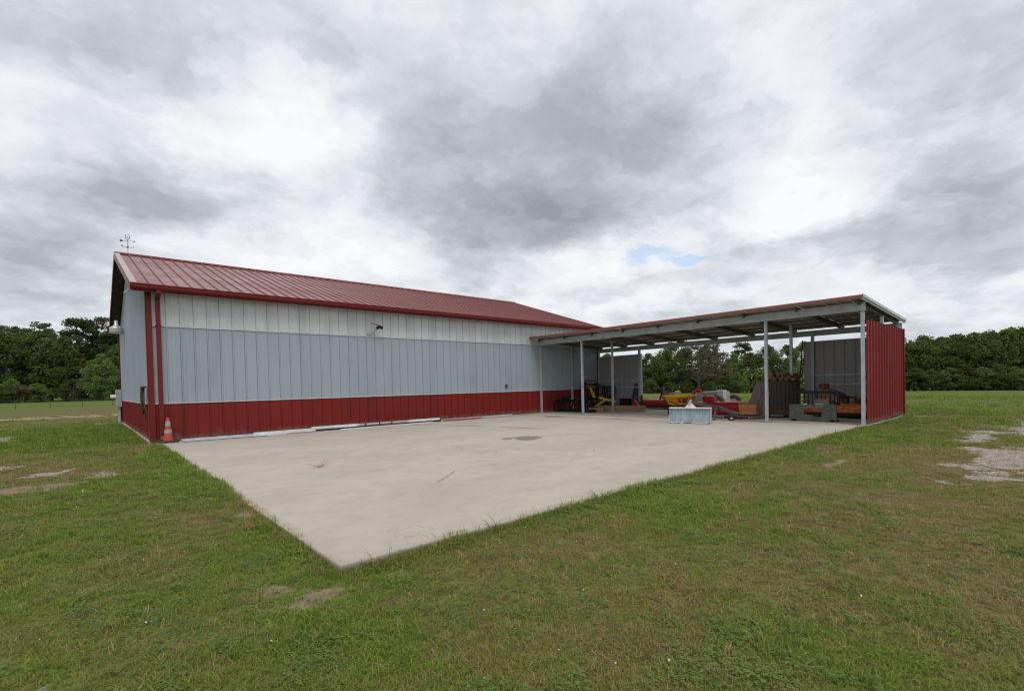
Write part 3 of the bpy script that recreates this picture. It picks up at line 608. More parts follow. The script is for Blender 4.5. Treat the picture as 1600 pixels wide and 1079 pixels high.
# ------------------------------------------------------------------ farm implements
o = thing('grapple_rake', 'black root grapple with curved tines on the floor by the left posts', 'grapple', (15.05, -1.05, 0))
for k in range(8):
    y = .95 - k * .27
    pr = [(.15, .50), (-.12, .52), (-.30, .40), (-.36, .18), (-.28, .02), (.25, .0), (.25, .05), (-.24, .07), (-.30, .18), (-.25, .36), (-.10, .46), (.15, .44)]
    MB().prism(pr, (0, y, .01), (1, 0, 0), (0, 0, 1), (0, -.03, 0)).build('tine', M['black'], o)
MB().bar((.1, 1.0, .50), (.1, -1.05, .50), .10, .10).bar((.2, 1.0, .08), (.2, -1.05, .08), .08, .08).build('frame', M['black'], o)
for y in (.5, -.4): MB().bar((.1, y, .5), (-.28, y + .02, .62), .07, .07).bar((-.28, y, .62), (-.36, y, .40), .06, .06).build('clamp_arm', M['black'], o)
MB().box((.15, .62, .60), (.10, .50, .16)).build('hitch_plate', M['black'], o)

o = thing('post_hole_digger', 'yellow boomed post hole digger with black auger behind the grapple', 'digger', (16.1, -1.55, 0))
MB().bar((0, -.05, .62), (0, -.95, .44), .09, .08).build('boom', M['yellow'], o)
MB().bar((-.02, -.45, .52), (-.10, .10, .22), .08, .07).bar((-.10, .10, .22), (-.15, .38, .04), .08, .07).build('lower_arm', M['yellow'], o)
MB().bar((.02, .50, 1.05), (0, .20, .52), .05, .05).bar((.02, .42, 1.05), (0, .10, .52), .03, .03).build('lift_arm', M['yellow'], o)
MB().lathe([(0, .0), (.16, .02), (.17, .28), (.10, .36), (.0, .36)], (-.02, .15, .26), 12).build('gearbox', M['black'], o, True)
hx = []; au = MB(); au.tube([(-.1, .75, .06), (-.06, .45, 1.0)], .03)
for k in range(41):
    q = k * .55; f_ = k / 40; c_ = Vector((-.1, .75, .06)).lerp(Vector((-.06, .45, 1.0)), f_); hx.append((c_, c_ + Vector((math.cos(q), math.sin(q), 0)) * .15))
for k in range(40): au.add([hx[k][0], hx[k][1], hx[k + 1][1], hx[k + 1][0]], [(0, 1, 2, 3)])
au.build('auger', M['black'], o)
MB().tube([(-.05, .1, .5), (.02, -.12, .62), (.0, -.2, .60)], .03).build('drive_shaft', M['black'], o)
MB().box((-.16, .35, .14), (.22, .5, .28)).build('guard', M['black'], o, bevel=.03)

o = thing('cultivator', 'dark spring-tined cultivator standing up against the barn wall in the carport corner', 'cultivator', (16.7, -.5, 0))
MB().bar((0, .25, 1.2), (0, -.6, 1.2), .08, .08).bar((0, .2, .6), (0, -.55, .6), .08, .08).bar((0, .2, .0), (0, .2, 1.3), .07, .07).bar((0, -.5, 0), (0, -.5, 1.3), .07, .07).build('frame', M['black'], o)
for k in range(6):
    y = .2 - k * .15; MB().tube([(0, y, 1.15), (-.12, y, 1.42), (-.25, y, 1.36), (-.28, y, 1.15), (-.16, y, 1.0)], .022, 6).build('tine', M['rustlight'], o)
for y in (.1, -.1, -.42): MB().tube([(-.1, y, 0.02), (-.05, y, 1.15)], .02, 6).build('rod', M['boom'], o)
o = thing('upright_plank', 'grey-brown plank standing upright against the grey back wall', 'plank', (17.6, -.46, 0), rot=(0, .06, 0))
MB().box((0, 0, .60), (.05, .16, 1.2)).build('board', M['oldwood'], o)
o = thing('barred_panel', 'dark barred steel panel leaning on the left grey back wall', 'panel', (17.85, -.62, 0), rot=(0, .10, 0))
MB().box((0, 0, 1.08), (.05, 1.0, .06)).box((0, 0, .04), (.05, 1.0, .06)).box((0, .47, .56), (.05, .06, .98)).box((0, -.47, .56), (.05, .06, .98)).build('frame', M['black'], o)
for k in range(8): MB().box((0, .36 - k * .103, .56), (.025, .03, .98)).build('bar', M['black'], o)
for a_, b_, l_ in (((15.75, -1.70), (16.6, -3.68), 'long squared timber lying on the floor before the left back wall'), ((15.35, -1.62), (15.65, -2.2), 'short pale block lying at the near end of the long timber')):
    d = Vector((b_[0] - a_[0], b_[1] - a_[1], 0)); o = thing('timber_beam', l_, 'timber', (a_[0], a_[1], .004), math.atan2(d.y, d.x))
    if d.length > 1:
        for k in range(2): MB().box((d.length / 2 + .03 * k, 0, .065 + .132 * k), (d.length - .1 * k, .20 - .01 * k, .13)).build('timber', M['timber'], o, bevel=.01)
    else: MB().box((d.length / 2, 0, .10), (d.length, .18, .20)).build('timber', M['timber'], o, bevel=.012)
o = thing('red_stand', 'small red A-shaped stand on the floor by the red panel edge', 'stand', (17.2, -2.85, 0))
MB().bar((0, .20, .02), (0, .17, .55), .07, .06).build('upright', M['redpaint'], o); MB().bar((0, .19, .50), (0, -.22, .06), .06, .06).build('brace', M['redpaint'], o)
MB().bar((0, .32, .04), (0, -.32, .04), .08, .06).bar((-.2, .18, .04), (.2, .18, .04), .06, .06).build('base', M['redpaint'], o); MB().bar((0, -.25, .05), (.05, -.3, .2), .05, .05).build('foot', M['redpaint'], o)
o = thing('black_bin', 'black storage bin on the floor against the left grey back wall', 'bin', (17.95, -1.70, 0))
MB().box((0, 0, .24), (.34, .46, .46)).build('bin_body', M['black'], o, bevel=.02); MB().box((0, 0, .49), (.37, .50, .04)).build('lid', M['rubber'], o)
o = thing('leaning_sheet', 'dark blue-grey sheet leaning on the left grey back wall by its red edge', 'sheet', (17.95, -2.25, 0), rot=(0, .12, 0))
MB().prism([(-.24, .0), (.24, 0), (.24, .6), (.12, 1.22), (-.20, 1.22), (-.24, .9)], (0, 0, 0), (0, 1, 0), (0, 0, 1), (.03, 0, 0)).build('sheet_panel', M['sheet'], o)
MB().tube([(-.02, -.05, .62), (-.04, 0, .52), (-.02, .10, .50)], .015, 6).build('handle', M['lamp'], o)

def cutter(name, label, loc, deck, w, dmat, mmat, gearz, mast_y):
    o = thing(name, label, 'rotary cutter', loc)
    pr = [(-.75, 0), (-.75, .22), (-.68, .30), (.60, .30), (.75, .12), (.75, 0)]
    MB().prism(pr, (0, w / 2, .14), (1, 0, 0), (0, 0, 1), (0, -w, 0)).build('deck', M[dmat], o, bevel=.02)
    MB().box((-.77, 0, .13), (.03, w - .1, .10)).build('chain_guard', M['black'], o)
    for y in (w / 2 + .015, -w / 2 - .015): MB().prism([(-.8, .02), (-.8, .16), (-.7, .30), (.62, .34), (.8, .14), (.8, .02)], (0, y - .012, .05), (1, 0, 0), (0, 0, 1), (0, .024, 0)).build('side_skid', M[dmat], o)
    MB().lathe([(.0, .26), (.12, .26), (.14, .10), (.17, .06), (.20, 0)], (0, mast_y, .44), 12).build('gearbox', M[mmat], o, True)
    return o
o = cutter('rotary_cutter', 'low dark red rotary cutter deck left of the yellow hopper', (19.15, -3.05, 0), 0, 1.5, 'deckred', 'rustlight', .5, -.1)
MB().bar((-.5, -.05, .40), (-.45, -.15, .88), .08, .08).bar((-.5, -.35, .40), (-.45, -.15, .88), .08, .08).build('mast', M['rustlight'], o)
MB().box((-.45, -.13, .88), (.14, .16, .20)).build('hitch', M['rustlight'], o); MB().bar((-.45, -.18, .86), (.6, -.55, .48), .05, .05).build('brace', M['boom'], o)
MB().tube([(-.55, -.2, .55), (-.9, -.55, .50), (-1.3, -1.0, .30)], .05).build('drive_shaft', M['black'], o)

o = thing('seed_spreader', 'yellow cone-shaped spreader hopper in front of the red machines', 'spreader', (15.62, -5.83, 0))
MB().lathe([(.0, .36), (.34, .36), (.42, .40), (.585, .70), (.61, .70), (.61, .735), (.575, .735), (.555, .71), (.40, .44), (.30, .40), (.0, .40)], (0, 0, 0), 28).build('hopper', M['hopper'], o, True)
MB().bar((-.3, .3, .34), (-.3, -.3, .34), .05, .05).bar((.3, .3, .34), (.3, -.3, .34), .05, .05).bar((-.3, .3, .02), (-.3, .3, .36), .05, .05).bar((-.3, -.3, .02), (-.3, -.3, .36), .05, .05).bar((.3, .3, .02), (.3, .3, .36), .05, .05).bar((.3, -.3, .02), (.3, -.3, .36), .05, .05).build('frame', M['black'], o)
MB().lathe([(0, .0), (.22, .0), (.22, .03), (0, .03)], (0, 0, .22), 16).build('spinner', M['boom'], o)
MB().bar((-.50, .15, .52), (-.42, -.15, .40), .03, .03).build('lever', M['black'], o)
# red sticker with lettering on the hopper side
st = MB(); hw = []
for k in range(9):
    q = math.pi * 1.0 + .38 + k * .085
    for z, r in ((.47, .464), (.63, .554)): hw.append(((r + .004) * math.cos(q), (r + .004) * math.sin(q), z))
st.add(hw, [(2 * k, 2 * k + 2, 2 * k + 3, 2 * k + 1) for k in range(8)]); stk = st.build('sticker', M['redpaint'], o)
c = bpy.data.curves.new('lettering', 'FONT'); c.body = 'CFI'; c.size = .13; c.extrude = .002; c.align_x = 'CENTER'; c.align_y = 'CENTER'
tmp = bpy.data.objects.new('tmp', c); COL.objects.link(tmp); mm = bpy.data.meshes.new_from_object(tmp.evaluated_get(bpy.context.evaluated_depsgraph_get())); bpy.data.objects.remove(tmp)
mm.name = 'lettering'; mm.materials.clear(); mm.materials.append(M['label']); q = math.pi + .38 + .34
link('lettering', mm, stk, (.535 * math.cos(q), .535 * math.sin(q), .55), (math.pi / 2 + .5 * 0, 0, q + math.pi / 2))

o = thing('box_blade', 'pale galvanised box blade with peaked hitch standing out on the concrete', 'box blade', (12.25, -8.07, 0), .27)
MB().prism([(-.05, .0), (.02, .44), (.04, .44), (-.02, .0)], (0, .57, .012), (1, 0, 0), (0, 0, 1), (0, -1.14, 0)).build('blade_sheet', M['galv'], o)
gl = MB()
for k in range(12): 
    y = .50 - k * .091; gl.prism([(-.058, .03), (.006, .42), (.016, .42), (-.045, .03)], (0, y, .012), (1, 0, 0), (0, 0, 1), (0, -.035, 0))
gl.build('rib', M['galv'], o)
for y in (.585, -.585): MB().prism([(-.08, 0), (-.02, .47), (.10, .46), (.10, .0)], (0, y - .012, .0), (1, 0, 0), (0, 0, 1), (0, .024, 0)).build('side_plate', M['steelgrey'], o)
MB().box((.03, 0, .462), (.18, 1.20, .03)).build('top_flange', M['whitepl'], o)
MB().box((-.06, 0, .012), (.05, 1.12, .022)).build('cutting_edge', M['boom'], o)
for yk in (.50, .44, .36, .25, .21, -.13, -.19, -.30, -.36, -.47): MB().box((-.088, yk + random.uniform(-.02, .02), .03 + random.uniform(0, .012)), (.006, random.uniform(.06, .12), .03), (random.uniform(-.3, .3), 0, 0)).build('scuffed_chip', M['whitepl'], o)
MB().prism([(-.17, .475), (.16, .475), (.06, .58), (.035, .60), (-.03, .60), (-.06, .58)], (.05, 0, 0), (0, 1, 0), (0, 0, 1), (.03, 0, 0)).build('hitch_plate', M['whitepl'], o)
MB().tube([(.06, .02, .55), (.08, -.01, .70)], .03).build('hitch_pin', M['lamp'], o); MB().bar((.1, -.02, .70), (.02, .03, .60), .05, .03).build('clevis', M['meter'], o)
o = thing('grey_drawbar', 'sloping grey steel drawbar on a strut behind the galvanised blade', 'drawbar', (14.6, -7.7, 0))
MB().bar((-.9, .62, .61), (.1, -.05, .35), .09, .10).bar((.1, -.05, .35), (.15, -.70, .13), .09, .10).build('bar', M['boom'], o)
MB().bar((.0, -.03, .36), (-.95, -.42, .03), .06, .07).build('strut', M['boom'], o)
MB().tube([(-.9, .66, .60), (-.9, .55, .60)], .06, 10).build('pivot', M['black'], o)

o = thing('disc_mower', 'long bright red disc mower with arched mast behind the grey drawbar', 'mower', (16.35, -6.95, 0))
MB().prism([(-.25, 0), (-.30, .34), (-.22, .41), (.55, .41), (.62, .34), (.62, 0)], (0, .9, .05), (1, 0, 0), (0, 0, 1), (0, -1.78, 0)).build('deck', M['redpaint'], o, bevel=.015)
MB().prism([(-.26, 0), (-.31, .35), (-.22, .425), (.56, .425), (.63, .35), (.63, 0)], (0, -.885, .045), (1, 0, 0), (0, 0, 1), (0, -.03, 0)).build('end_edge', M['yellow'], o)
MB().box((.2, -.45, .47), (.5, .7, .012)).build('deck_strip', M['yellow'], o)
MB().tube([(.05, 1.0, .40), (.02, 1.02, .62), (.05, .97, .84), (.1, .86, .92), (.15, .74, .84)], [.06, .055, .055, .07, .06], 10).build('mast', M['redpaint'], o, True)
MB().bar((.12, .72, .86), (.2, .40, .50), .06, .05).build('mast_stay', M['timber'], o)
MB().box((.15, .82, .86), (.14, .15, .13)).build('mast_head', M['redpaint'], o, bevel=.02)
MB().box((.25, .45, .57), (.34, .42, .20)).build('gearbox', M['redpaint'], o, bevel=.03)
MB().tube([(.1, .22, .47), (.12, .18, .68), (.16, .05, .68), (.2, .0, .46)], .025, 8).build('guard_hoop', M['redpaint'], o); MB().bar((.05, .2, .64), (.05, .06, .46), .05, .03).build('side_stay', M['timber'], o)
MB().bar((-.28, 0.85, .30), (-.30, -.85, .30), .012, .04).build('rail', M['deckred'], o)
for y in (.6, -.6): MB().box((.1, y, .05), (.7, .12, .08)).build('skid', M['boom'], o)

o = thing('utility_trailer', 'low grey tarp-covered trailer with black wheel on the grass beyond the carport', 'trailer', (21.4, -4.3, -.17))
MB().prism([(-.66, .42), (-.62, .84), (-.45, .90), (.5, .90), (.62, .42)], (0, .62, 0), (0, -1, 0), (0, 0, 1), (1.3, 0, 0)).build('tarp_cover', M['tarp'], o, loc=(-.5, -.5, 0))
MB().box((.1, -.35, .36), (1.5, 1.5, .12)).build('trailer_bed', M['boom'], o)
MB().box((-.5, -.62, .76), (.3, .30, .34)).build('toolbox', M['lamp'], o, bevel=.015); MB().box((-.5, -.62, .95), (.34, .34, .04)).build('toolbox_lid', M['whitepl'], o)
for xx in (-.92, .8):
    w_ = MB().lathe([(.20, -.09), (.33, -.09), (.36, -.05), (.36, .05), (.33, .09), (.20, .09)], (0, 0, 0), 24).build('wheel', M['rubber'], o, True, (xx, -.60, .37), (0, math.pi / 2, 0))
    MB().lathe([(0, -.05), (.19, -.06), (.20, .05), (0, .06)], (0, 0, 0), 16).build('rim', M['lamp'], w_)
MB().bar((.2, -1.1, .34), (.2, -1.6, .34), .07, .07).build('tongue', M['boom'], o)

o = thing('wooden_crate', 'orange-brown wooden crate at the right end of the red mower', 'crate', (14.95, -8.66, .1), .15)
for k in range(3): MB().box((0, 0, .085 + k * .108), (.34, .50, .10)).build('plank', M['crate'], o, bevel=.006)
for y in (.22, -.22): MB().box((-.18, y, .20), (.02, .05, .34)).build('batten', M['timber'], o)
for k, (y, r_) in enumerate(((.12, .4), (-.10, -.5))): MB().box((0, y, .39), (.30, .05, .03), (0, 0, r_)).build('loose_slat', M['timber'], o)
for k, (px_, py_, rz_, ln_) in enumerate(((14.75, -7.95, .25, .95), (14.85, -8.65, -.35, .85))):
    o = thing('wooden_pallet', ('weathered pallet under the red mower deck, left of the jack wheel', 'weathered pallet before the wooden crate, right of the jack wheel')[k], 'pallet', (px_, py_, .004), rz_)
    for j in range(4): MB().box((-.24 + j * .16, 0, .085), (.10, ln_, .02)).build('slat', M['oldwood'], o)
    for y in (.38, 0, -.38): MB().box((0, y * ln_, .037), (.62, .06, .072)).build('stringer', M['timber'], o)
o = thing('jack_wheel', 'small black wheel with a white hub lying by the pallets', 'wheel', (13.75, -8.62, .0))
w_ = MB().lathe([(.04, -.04), (.09, -.05), (.115, -.025), (.115, .025), (.09, .05), (.04, .04)], (0, 0, 0), 20).build('tyre', M['rubber'], o, True, (0, 0, .11), (0, math.pi / 2 - .7, .5))
MB().lathe([(0, -.03), (.05, -.045), (.055, -.035), (.05, .04), (0, .04)], (0, 0, 0), 16).build('hub', M['whitepl'], w_)
MB().bar((.10, -.08, .09), (.22, -.24, .08), .08, .08).build('axle', M['black'], o)

# wood bin
o = thing('wood_bin', 'round dark rusted bin with staves, heaped with wood behind the second right post', 'bin', (16.1, -9.22, .06))
MB().lathe([(.0, .03), (.55, .03), (.54, .10), (.545, .20)], (0, 0, 0), 26).build('bottom_ring', M['rust'], o, True)
MB().lathe([(.50, .16), (.51, 1.12), (.49, 1.12), (.48, .16)], (0, 0, 0), 26).build('liner', M['drum'], o, True)
sm = MB().prism([(-.055, .0), (.055, .0), (.05, .02), (-.05, .02)], (0, 0, 0), (0, 1, 0), (1, 0, 0), (0, 0, .96)).mesh('stave', M['drum'])
for k in range(28):
    q = 2 * math.pi * k / 28; link('stave', sm, o, (.512 * math.cos(q), .512 * math.sin(q), .20 + random.uniform(-.015, .015)), (0, 0, q), (1, 1, random.uniform(.97, 1.02)))
for z in (.24,): MB().lathe([(.536, z), (.542, z), (.542, z + .035), (.536, z + .035)], (0, 0, 0), 26).build('band', M['rust'], o)
for q in (0, 2.1, 4.2): MB().box((.42 * math.cos(q), .42 * math.sin(q), -.01), (.14, .14, .09)).build('foot', M['timber'], o)
pm_ = MB(); pm_.prism([(-.07, -.05), (.03, -.06), (.08, .0), (.02, .055), (-.06, .04)], (-.42, 0, 0), (0, 1, 0), (0, 0, 1), (.84, 0, 0)); wmesh = pm_.mesh('split_log', M['splitwood'])
first = None
for row in range(3):
    for k in range(7 - row):
        y = (k - (6 - row) / 2) * .145 + random.uniform(-.015, .015)
        if abs(y) > .45: continue
        ln_ = min(1.05, 2 * math.sqrt(max(.55 ** 2 - y * y, .04)) / .84 * 1.0)
        lg = link('split_log', wmesh, None, (16.1 + random.uniform(-.03, .03), -9.22 + y, 1.24 + row * .088), (random.uniform(-.6, .6), random.uniform(-.04, .04), random.uniform(-.10, .10)), (ln_, 1, .85))
        tag(lg, 'split log stacked on top of the round dark bin', 'log', 'split logs heaped on the round bin')
for k, (xb, yb, xt, yt, L_, lab, mt) in enumerate(((15.20, -8.50, 15.55, -8.80, 1.2, 'widest grey-brown board leaning on the round bin, outermost', 'oldwood'), (15.32, -8.74, 15.68, -8.95, 1.16, 'second grey-brown board leaning on the round bin, behind the widest', 'oldwood'), (15.38, -8.90, 15.7, -9.03, 1.2, 'reddish-brown narrow board leaning on the round bin', 'timber'))):
    d = Vector((xt - xb, yt - yb, 0)); hh = 1.13; 
    o = thing('leaning_board', lab, 'board', (xb, yb, .02), 0)
    MB().bar((0, 0, 0), (d.x, d.y, hh), (.27, .22, .10)[k], .035, (.94, .34, 0)).build('board', M[mt], o)
o = thing('thin_stick', 'thin pale stick propped at the foot of the leaning boards', 'stick', (14.75, -8.72, .015)); MB().bar((0, 0, 0), (.75, -.32, .36), .035, .03).build('stick', M['timber'], o)

# olive carrier frame
o = thing('fork_frame', 'olive-grey attachment plate with black barred guard on top in the right bay', 'attachment', (14.6, -10.6, 0))
pl = [(.62, .0), (.62, .46), (.30, .46), (.22, .46), (.22, .43), (.28, .43), (.24, .12), (-.20, .12), (-.24, .43), (-.18, .43), (-.18, .46), (-.60, .46), (-.60, .0)]
MB().prism([(.62, .02), (.62, .47), (.27, .47), (.21, .14), (.21, .02)], (0, 0, 0), (0, 1, 0), (0, 0, 1), (.04, 0, 0)).build('left_plate', M['olive'], o)
MB().prism([(-.21, .02), (-.21, .14), (-.27, .47), (-.60, .47), (-.60, .02)], (0, 0, 0), (0, 1, 0), (0, 0, 1), (.04, 0, 0)).build('right_plate', M['olive'], o)
MB().box((.02, 0, .08), (.035, .42, .12)).build('lower_plate', M['olive'], o)
MB().prism([(.30, .40), (.30, .50), (-.30, .50), (-.30, .40)], (-.012, 0, 0), (0, 1, 0), (0, 0, 1), (.05, 0, 0)).build('cross_plate', M['boom'], o)
MB().box((.09, .01, .485), (.22, 1.22, .03)).build('top_shelf', M['olive'], o)
MB().box((.05, -.22, .58), (.03, .36, .16)).build('back_plate', M['olive'], o)
MB().box((-.016, -.18, .49), (.008, .20, .05)).build('white_decal', M['label'], o); MB().box((-.016, .18, .505), (.008, .09, .03)).build('small_decal', M['label'], o)
MB().tube([(.12, .60, .48), (.12, .58, .80), (.12, .53, .86), (.12, -.55, .86), (.12, -.62, .76), (.12, -.62, .48)], .042, 8).build('guard_rail', M['black'], o)
for k in range(10): MB().bar((.12, .48 - k * .112, .49), (.12, .48 - k * .112, .85), .03, .03).build('guard_bar', M['black'], o)
for z in (.60, .72): MB().bar((.12, .56, z), (.12, .10, z), .02, .02).build('cross_bar', M['black'], o)
for y in (.5, -.5): MB().box((.2, y, .035), (.4, .12, .06)).build('foot', M['olive'], o)
MB().tube([(.06, -.58, .52), (.0, -.52, .60), (-.02, -.5, .54)], .035, 8).build('latch', M['black'], o)

o = cutter('orange_cutter', 'rusty orange rotary cutter parked in the right bay behind the olive plate', (17.0, -10.75, 0), 0, 1.75, 'orange', 'orange', .5, .1)
MB().bar((-.55, .55, .42), (-.40, .45, 1.02), .07, .06).bar((-.55, .25, .42), (-.40, .45, 1.02), .07, .06).build('mast', M['orange'], o)
MB().box((-.42, .42, 1.0), (.16, .26, .16)).build('mast_head', M['rust'], o, bevel=.03)
MB().tube([(-.40, .40, .98), (-.35, .15, .84), (-.3, -.05, .72)], .03).build('top_link', M['boom'], o)
MB().tube([(-.32, .20, .82), (-.28, -.10, .68)], .075, 12).build('drive_shaft', M['rubber'], o)
MB().bar((-.2, -.05, .68), (.2, -.75, .50), .06, .06).build('brace', M['rust'], o)
MB().box((.0, -.05, .55), (.3, .16, .26)).box((.05, -.45, .53), (.24, .3, .16)).build('linkage', M['rust'], o, bevel=.02)
MB().tube([(-.5, .62, .45), (-.5, .60, .60)], .05, 8).tube([(-.5, .30, .45), (-.5, .30, .62)], .06, 8).build('pin', M['orange'], o)
tag(MB().box((15.9, -9.9, .055), (.3, .22, .10)).build('white_block', M['whitepl'], None, bevel=.01), 'small pale block on the floor between the round bin and the olive plate', 'block')

# ------------------------------------------------------------------ fence across the left field
def hz(x, y): return float(height(np.array([x]), np.array([y]))[0])
o = thing('wire_fence', 'wire fence on thin dark posts across the left field', 'fence', (0, 66, 0))
fx = [-22 + k * 2.95 for k in range(16)]; pmesh = MB().box((0, 0, .5), (.06, .05, 1.15)).box((0, 0, 1.09), (.08, .07, .03)).mesh('post', M['post'])
for x in fx: link('post', pmesh, o, (x, random.uniform(-.1, .1), hz(x, 66) ), (random.uniform(-.03, .03), random.uniform(-.03, .03), 0))
for z in (.3, .6, .9, 1.05):
    MB().tube([(x, 0, hz(x, 66) + z - (.02 if i % 2 else 0)) for i, x in enumerate(fx)], .009, 4).build('wire', M['wire'], o)

# ------------------------------------------------------------------ trees
def leaf_mat(name, c1, c2, c3):
    t = MT(name, .75, 0, .2)
    oi = t.n('ShaderNodeObjectInfo'); n = t.noise(.9, 4, .6); n2 = t.noise(6, 3, .6, off=4)
    col = t.mix(t.rng(n, .3, .7), c1, c2); col = t.mix(t.rng(n2, .45, .8, 0, .6), col, c3)
    hs = t.n('ShaderNodeHueSaturation'); t.put(hs.inputs['Color'], col); t.put(hs.inputs['Value'], t.rng(oi.outputs['Random'], 0, 1, .68, 1.35)); t.put(hs.inputs['Hue'], t.rng(oi.outputs['Random'], 0, 1, .478, .512))
    t.color(hs.outputs[0])
    tr = t.n('ShaderNodeBsdfTranslucent'); t.put(tr.inputs[0], hs.outputs[0]); ms = t.n('ShaderNodeMixShader'); ms.inputs[0].default_value = .38
    outp = t.t.nodes['Material Output']; t.t.links.new(t.b.outputs[0], ms.inputs[1]); t.t.links.new(tr.outputs[0], ms.inputs[2]); t.t.links.new(ms.outputs[0], outp.inputs[0])
    return t.m
M['leaf'] = leaf_mat('broadleaf', (.145, .195, .052), (.10, .145, .042), (.215, .235, .075))
M['pineleaf'] = leaf_mat('pine_needles', (.105, .145, .052), (.075, .108, .045), (.15, .17, .07))
M['dryleaf'] = leaf_mat('browning_leaves', (.16, .135, .085), (.10, .098, .055), (.20, .16, .11))
M['rustleaf'] = leaf_mat('rust_leaves', (.15, .085, .040), (.10, .06, .028), (.19, .11, .055))
M['bark'] = pm('bark', (.11, .09, .072), (.06, .05, .042), 3, .95, bump=.6, stretch=(1, 1, .2))
M['palebark'] = pm('pale_bark', (.20, .175, .145), (.12, .10, .085), 3, .95, bump=.5, stretch=(1, 1, .2))
def leaves(centres, n_each, spread, size, flat=.7):
    c = np.repeat(np.array(centres)[:, :3], n_each, 0); rr = np.repeat(np.array(centres)[:, 3], n_each); n = len(c)
    d = RNG.normal(size=(n, 3)); d /= np.linalg.norm(d, axis=1)[:, None]; r = RNG.uniform(.25, 1, n) ** .5
    c = c + d * (r * rr * spread)[:, None] * np.array([1, 1, flat])
    a = RNG.normal(size=(n, 3)); a /= np.linalg.norm(a, axis=1)[:, None]
    b = np.cross(a, RNG.normal(size=(n, 3))); b /= np.linalg.norm(b, axis=1)[:, None]
    s = (size * RNG.uniform(.55, 1.25, n))[:, None]
    return np.stack([c - a * s, c - b * s * .55, c + a * s, c + b * s * .55], 1)
def quads(name, v, mat):
    n = len(v); me = bpy.data.meshes.new(name); me.vertices.add(n * 4); me.vertices.foreach_set('co', v.astype(np.float32).ravel())
    me.loops.add(n * 4); me.loops.foreach_set('vertex_index', np.arange(n * 4)); me.polygons.add(n); me.polygons.foreach_set('loop_start', np.arange(n) * 4)
    me.materials.append(mat); me.update(calc_edges=True); return me
def make_tree(kind, h, seed):
    rs = random.Random(seed); tr = MB(); cl = []
    top = h * (.93 if kind == 'pine' else .8)
    sway = [(rs.uniform(-.02, .02) * h * k / 5, rs.uniform(-.02, .02) * h * k / 5, top * k / 5) for k in range(6)]
    r0 = h * (.016 if kind == 'pine' else .022)
    tr.tube(sway, [r0 * (1.15 - .17 * k) for k in range(6)], 7)
    def at(z):
        k = min(int(z / top * 5), 4); f = z / top * 5 - k; return Vector(sway[k]).lerp(Vector(sway[k + 1]), f)
    if kind == 'pine':
        for k in range(30):
            f = rs.uniform(.48, 1.0); z = f * top; q = rs.uniform(0, 6.28); L_ = h * rs.uniform(.08, .21) * (1.15 - .55 * abs(f - .72) / .3)
            p = at(z); e_ = p + Vector((math.cos(q) * L_, math.sin(q) * L_, L_ * rs.uniform(.1, .5)))
            tr.tube([p, p.lerp(e_, .5) + Vector((0, 0, -.1)), e_], [r0 * .32, r0 * .22, r0 * .1], 5, False)
            for j in range(3):
                c = p.lerp(e_, rs.uniform(.6, 1.1)) + Vector((rs.uniform(-.5, .5), rs.uniform(-.5, .5), rs.uniform(0, .5))); cl.append((c.x, c.y, c.z, h * rs.uniform(.035, .06)))
        lv = leaves(cl, 55, 1.0, .22, .6)
    elif kind == 'dry':
        for k in range(26):
            f = rs.uniform(.22, 1.0); z = f * top; q = rs.uniform(0, 6.28); L_ = h * rs.uniform(.2, .42) * (1.1 - .4 * f)
            p = at(z); m_ = p + Vector((math.cos(q) * L_ * .5, math.sin(q) * L_ * .5, L_ * .22)); e_ = p + Vector((math.cos(q + .3) * L_, math.sin(q + .3) * L_, L_ * rs.uniform(.1, .55)))
            tr.tube([p, m_, e_], [r0 * .4, r0 * .25, r0 * .08], 5, False)
            for j in range(4):
                c = m_.lerp(e_, rs.uniform(.2, 1.15)) + Vector((rs.uniform(-.6, .6), rs.uniform(-.6, .6), rs.uniform(-.2, .5))); cl.append((c.x, c.y, c.z, h * rs.uniform(.035, .065)))
        lv = leaves(cl, 34, 1.1, .20, .8)
    else:
        low = .12 if kind == 'full' else .28
        W_ = h * rs.uniform(.30, .38)
        for k in range(95):
            f = rs.uniform(low, 1.0); rad = W_ * (math.sin(math.pi * min(1, (f - low + .16) / (1.13 - low))) ** .7) * rs.uniform(.55, 1.05)
            q = rs.uniform(0, 6.28); z = f * h * .95; c = Vector((math.cos(q) * rad, math.sin(q) * rad, z)) + Vector((at(min(z, top)).x, at(min(z, top)).y, 0))
            cl.append((c.x, c.y, c.z, h * rs.uniform(.055, .115)))
            if k % 4 == 0:
                p = at(max(.15 * h, min(z - rad * .5, top * .95))); tr.tube([p, p.lerp(c, .55) + Vector((0, 0, -.2)), c], [r0 * .4, r0 * .25, r0 * .08], 5, False)
        lv = leaves(cl, 75, 1.0, .27, .8)
    return tr, lv
VAR = {}
for kind, h, n in (('pine', 17, 3), ('full', 14, 4), ('broad', 15, 4), ('dry', 11, 2)):
    for k in range(n):
        tr, lv = make_tree(kind, h, 100 + k * 7 + len(kind))
        VAR[(kind, k)] = (tr.mesh('trunk', M['palebark'] if kind == 'dry' else M['bark'], True), quads('crown', lv, M[{'pine': 'pineleaf', 'dry': 'dryleaf'}.get(kind, 'leaf')]), h)
def place(kind, var, az, dist, hh, label, group=None, name=None, cat='tree', sx=1.):
    x, y = -1.31 + dist * math.sin(R(az)), -15.49 + dist * math.cos(R(az)); z = hz(x, y); tm, cm, h0 = VAR[(kind, var)]; s = hh / h0
    o = thing(name or {'pine': 'pine_tree', 'full': 'leafy_tree', 'broad': 'leafy_tree', 'dry': 'browning_tree'}[kind], label, cat, (x, y, z - .1), random.uniform(0, 6.28), group); o.scale = (s * sx, s * sx, s)
    link('trunk', tm, o); link('crown', cm, o); return o
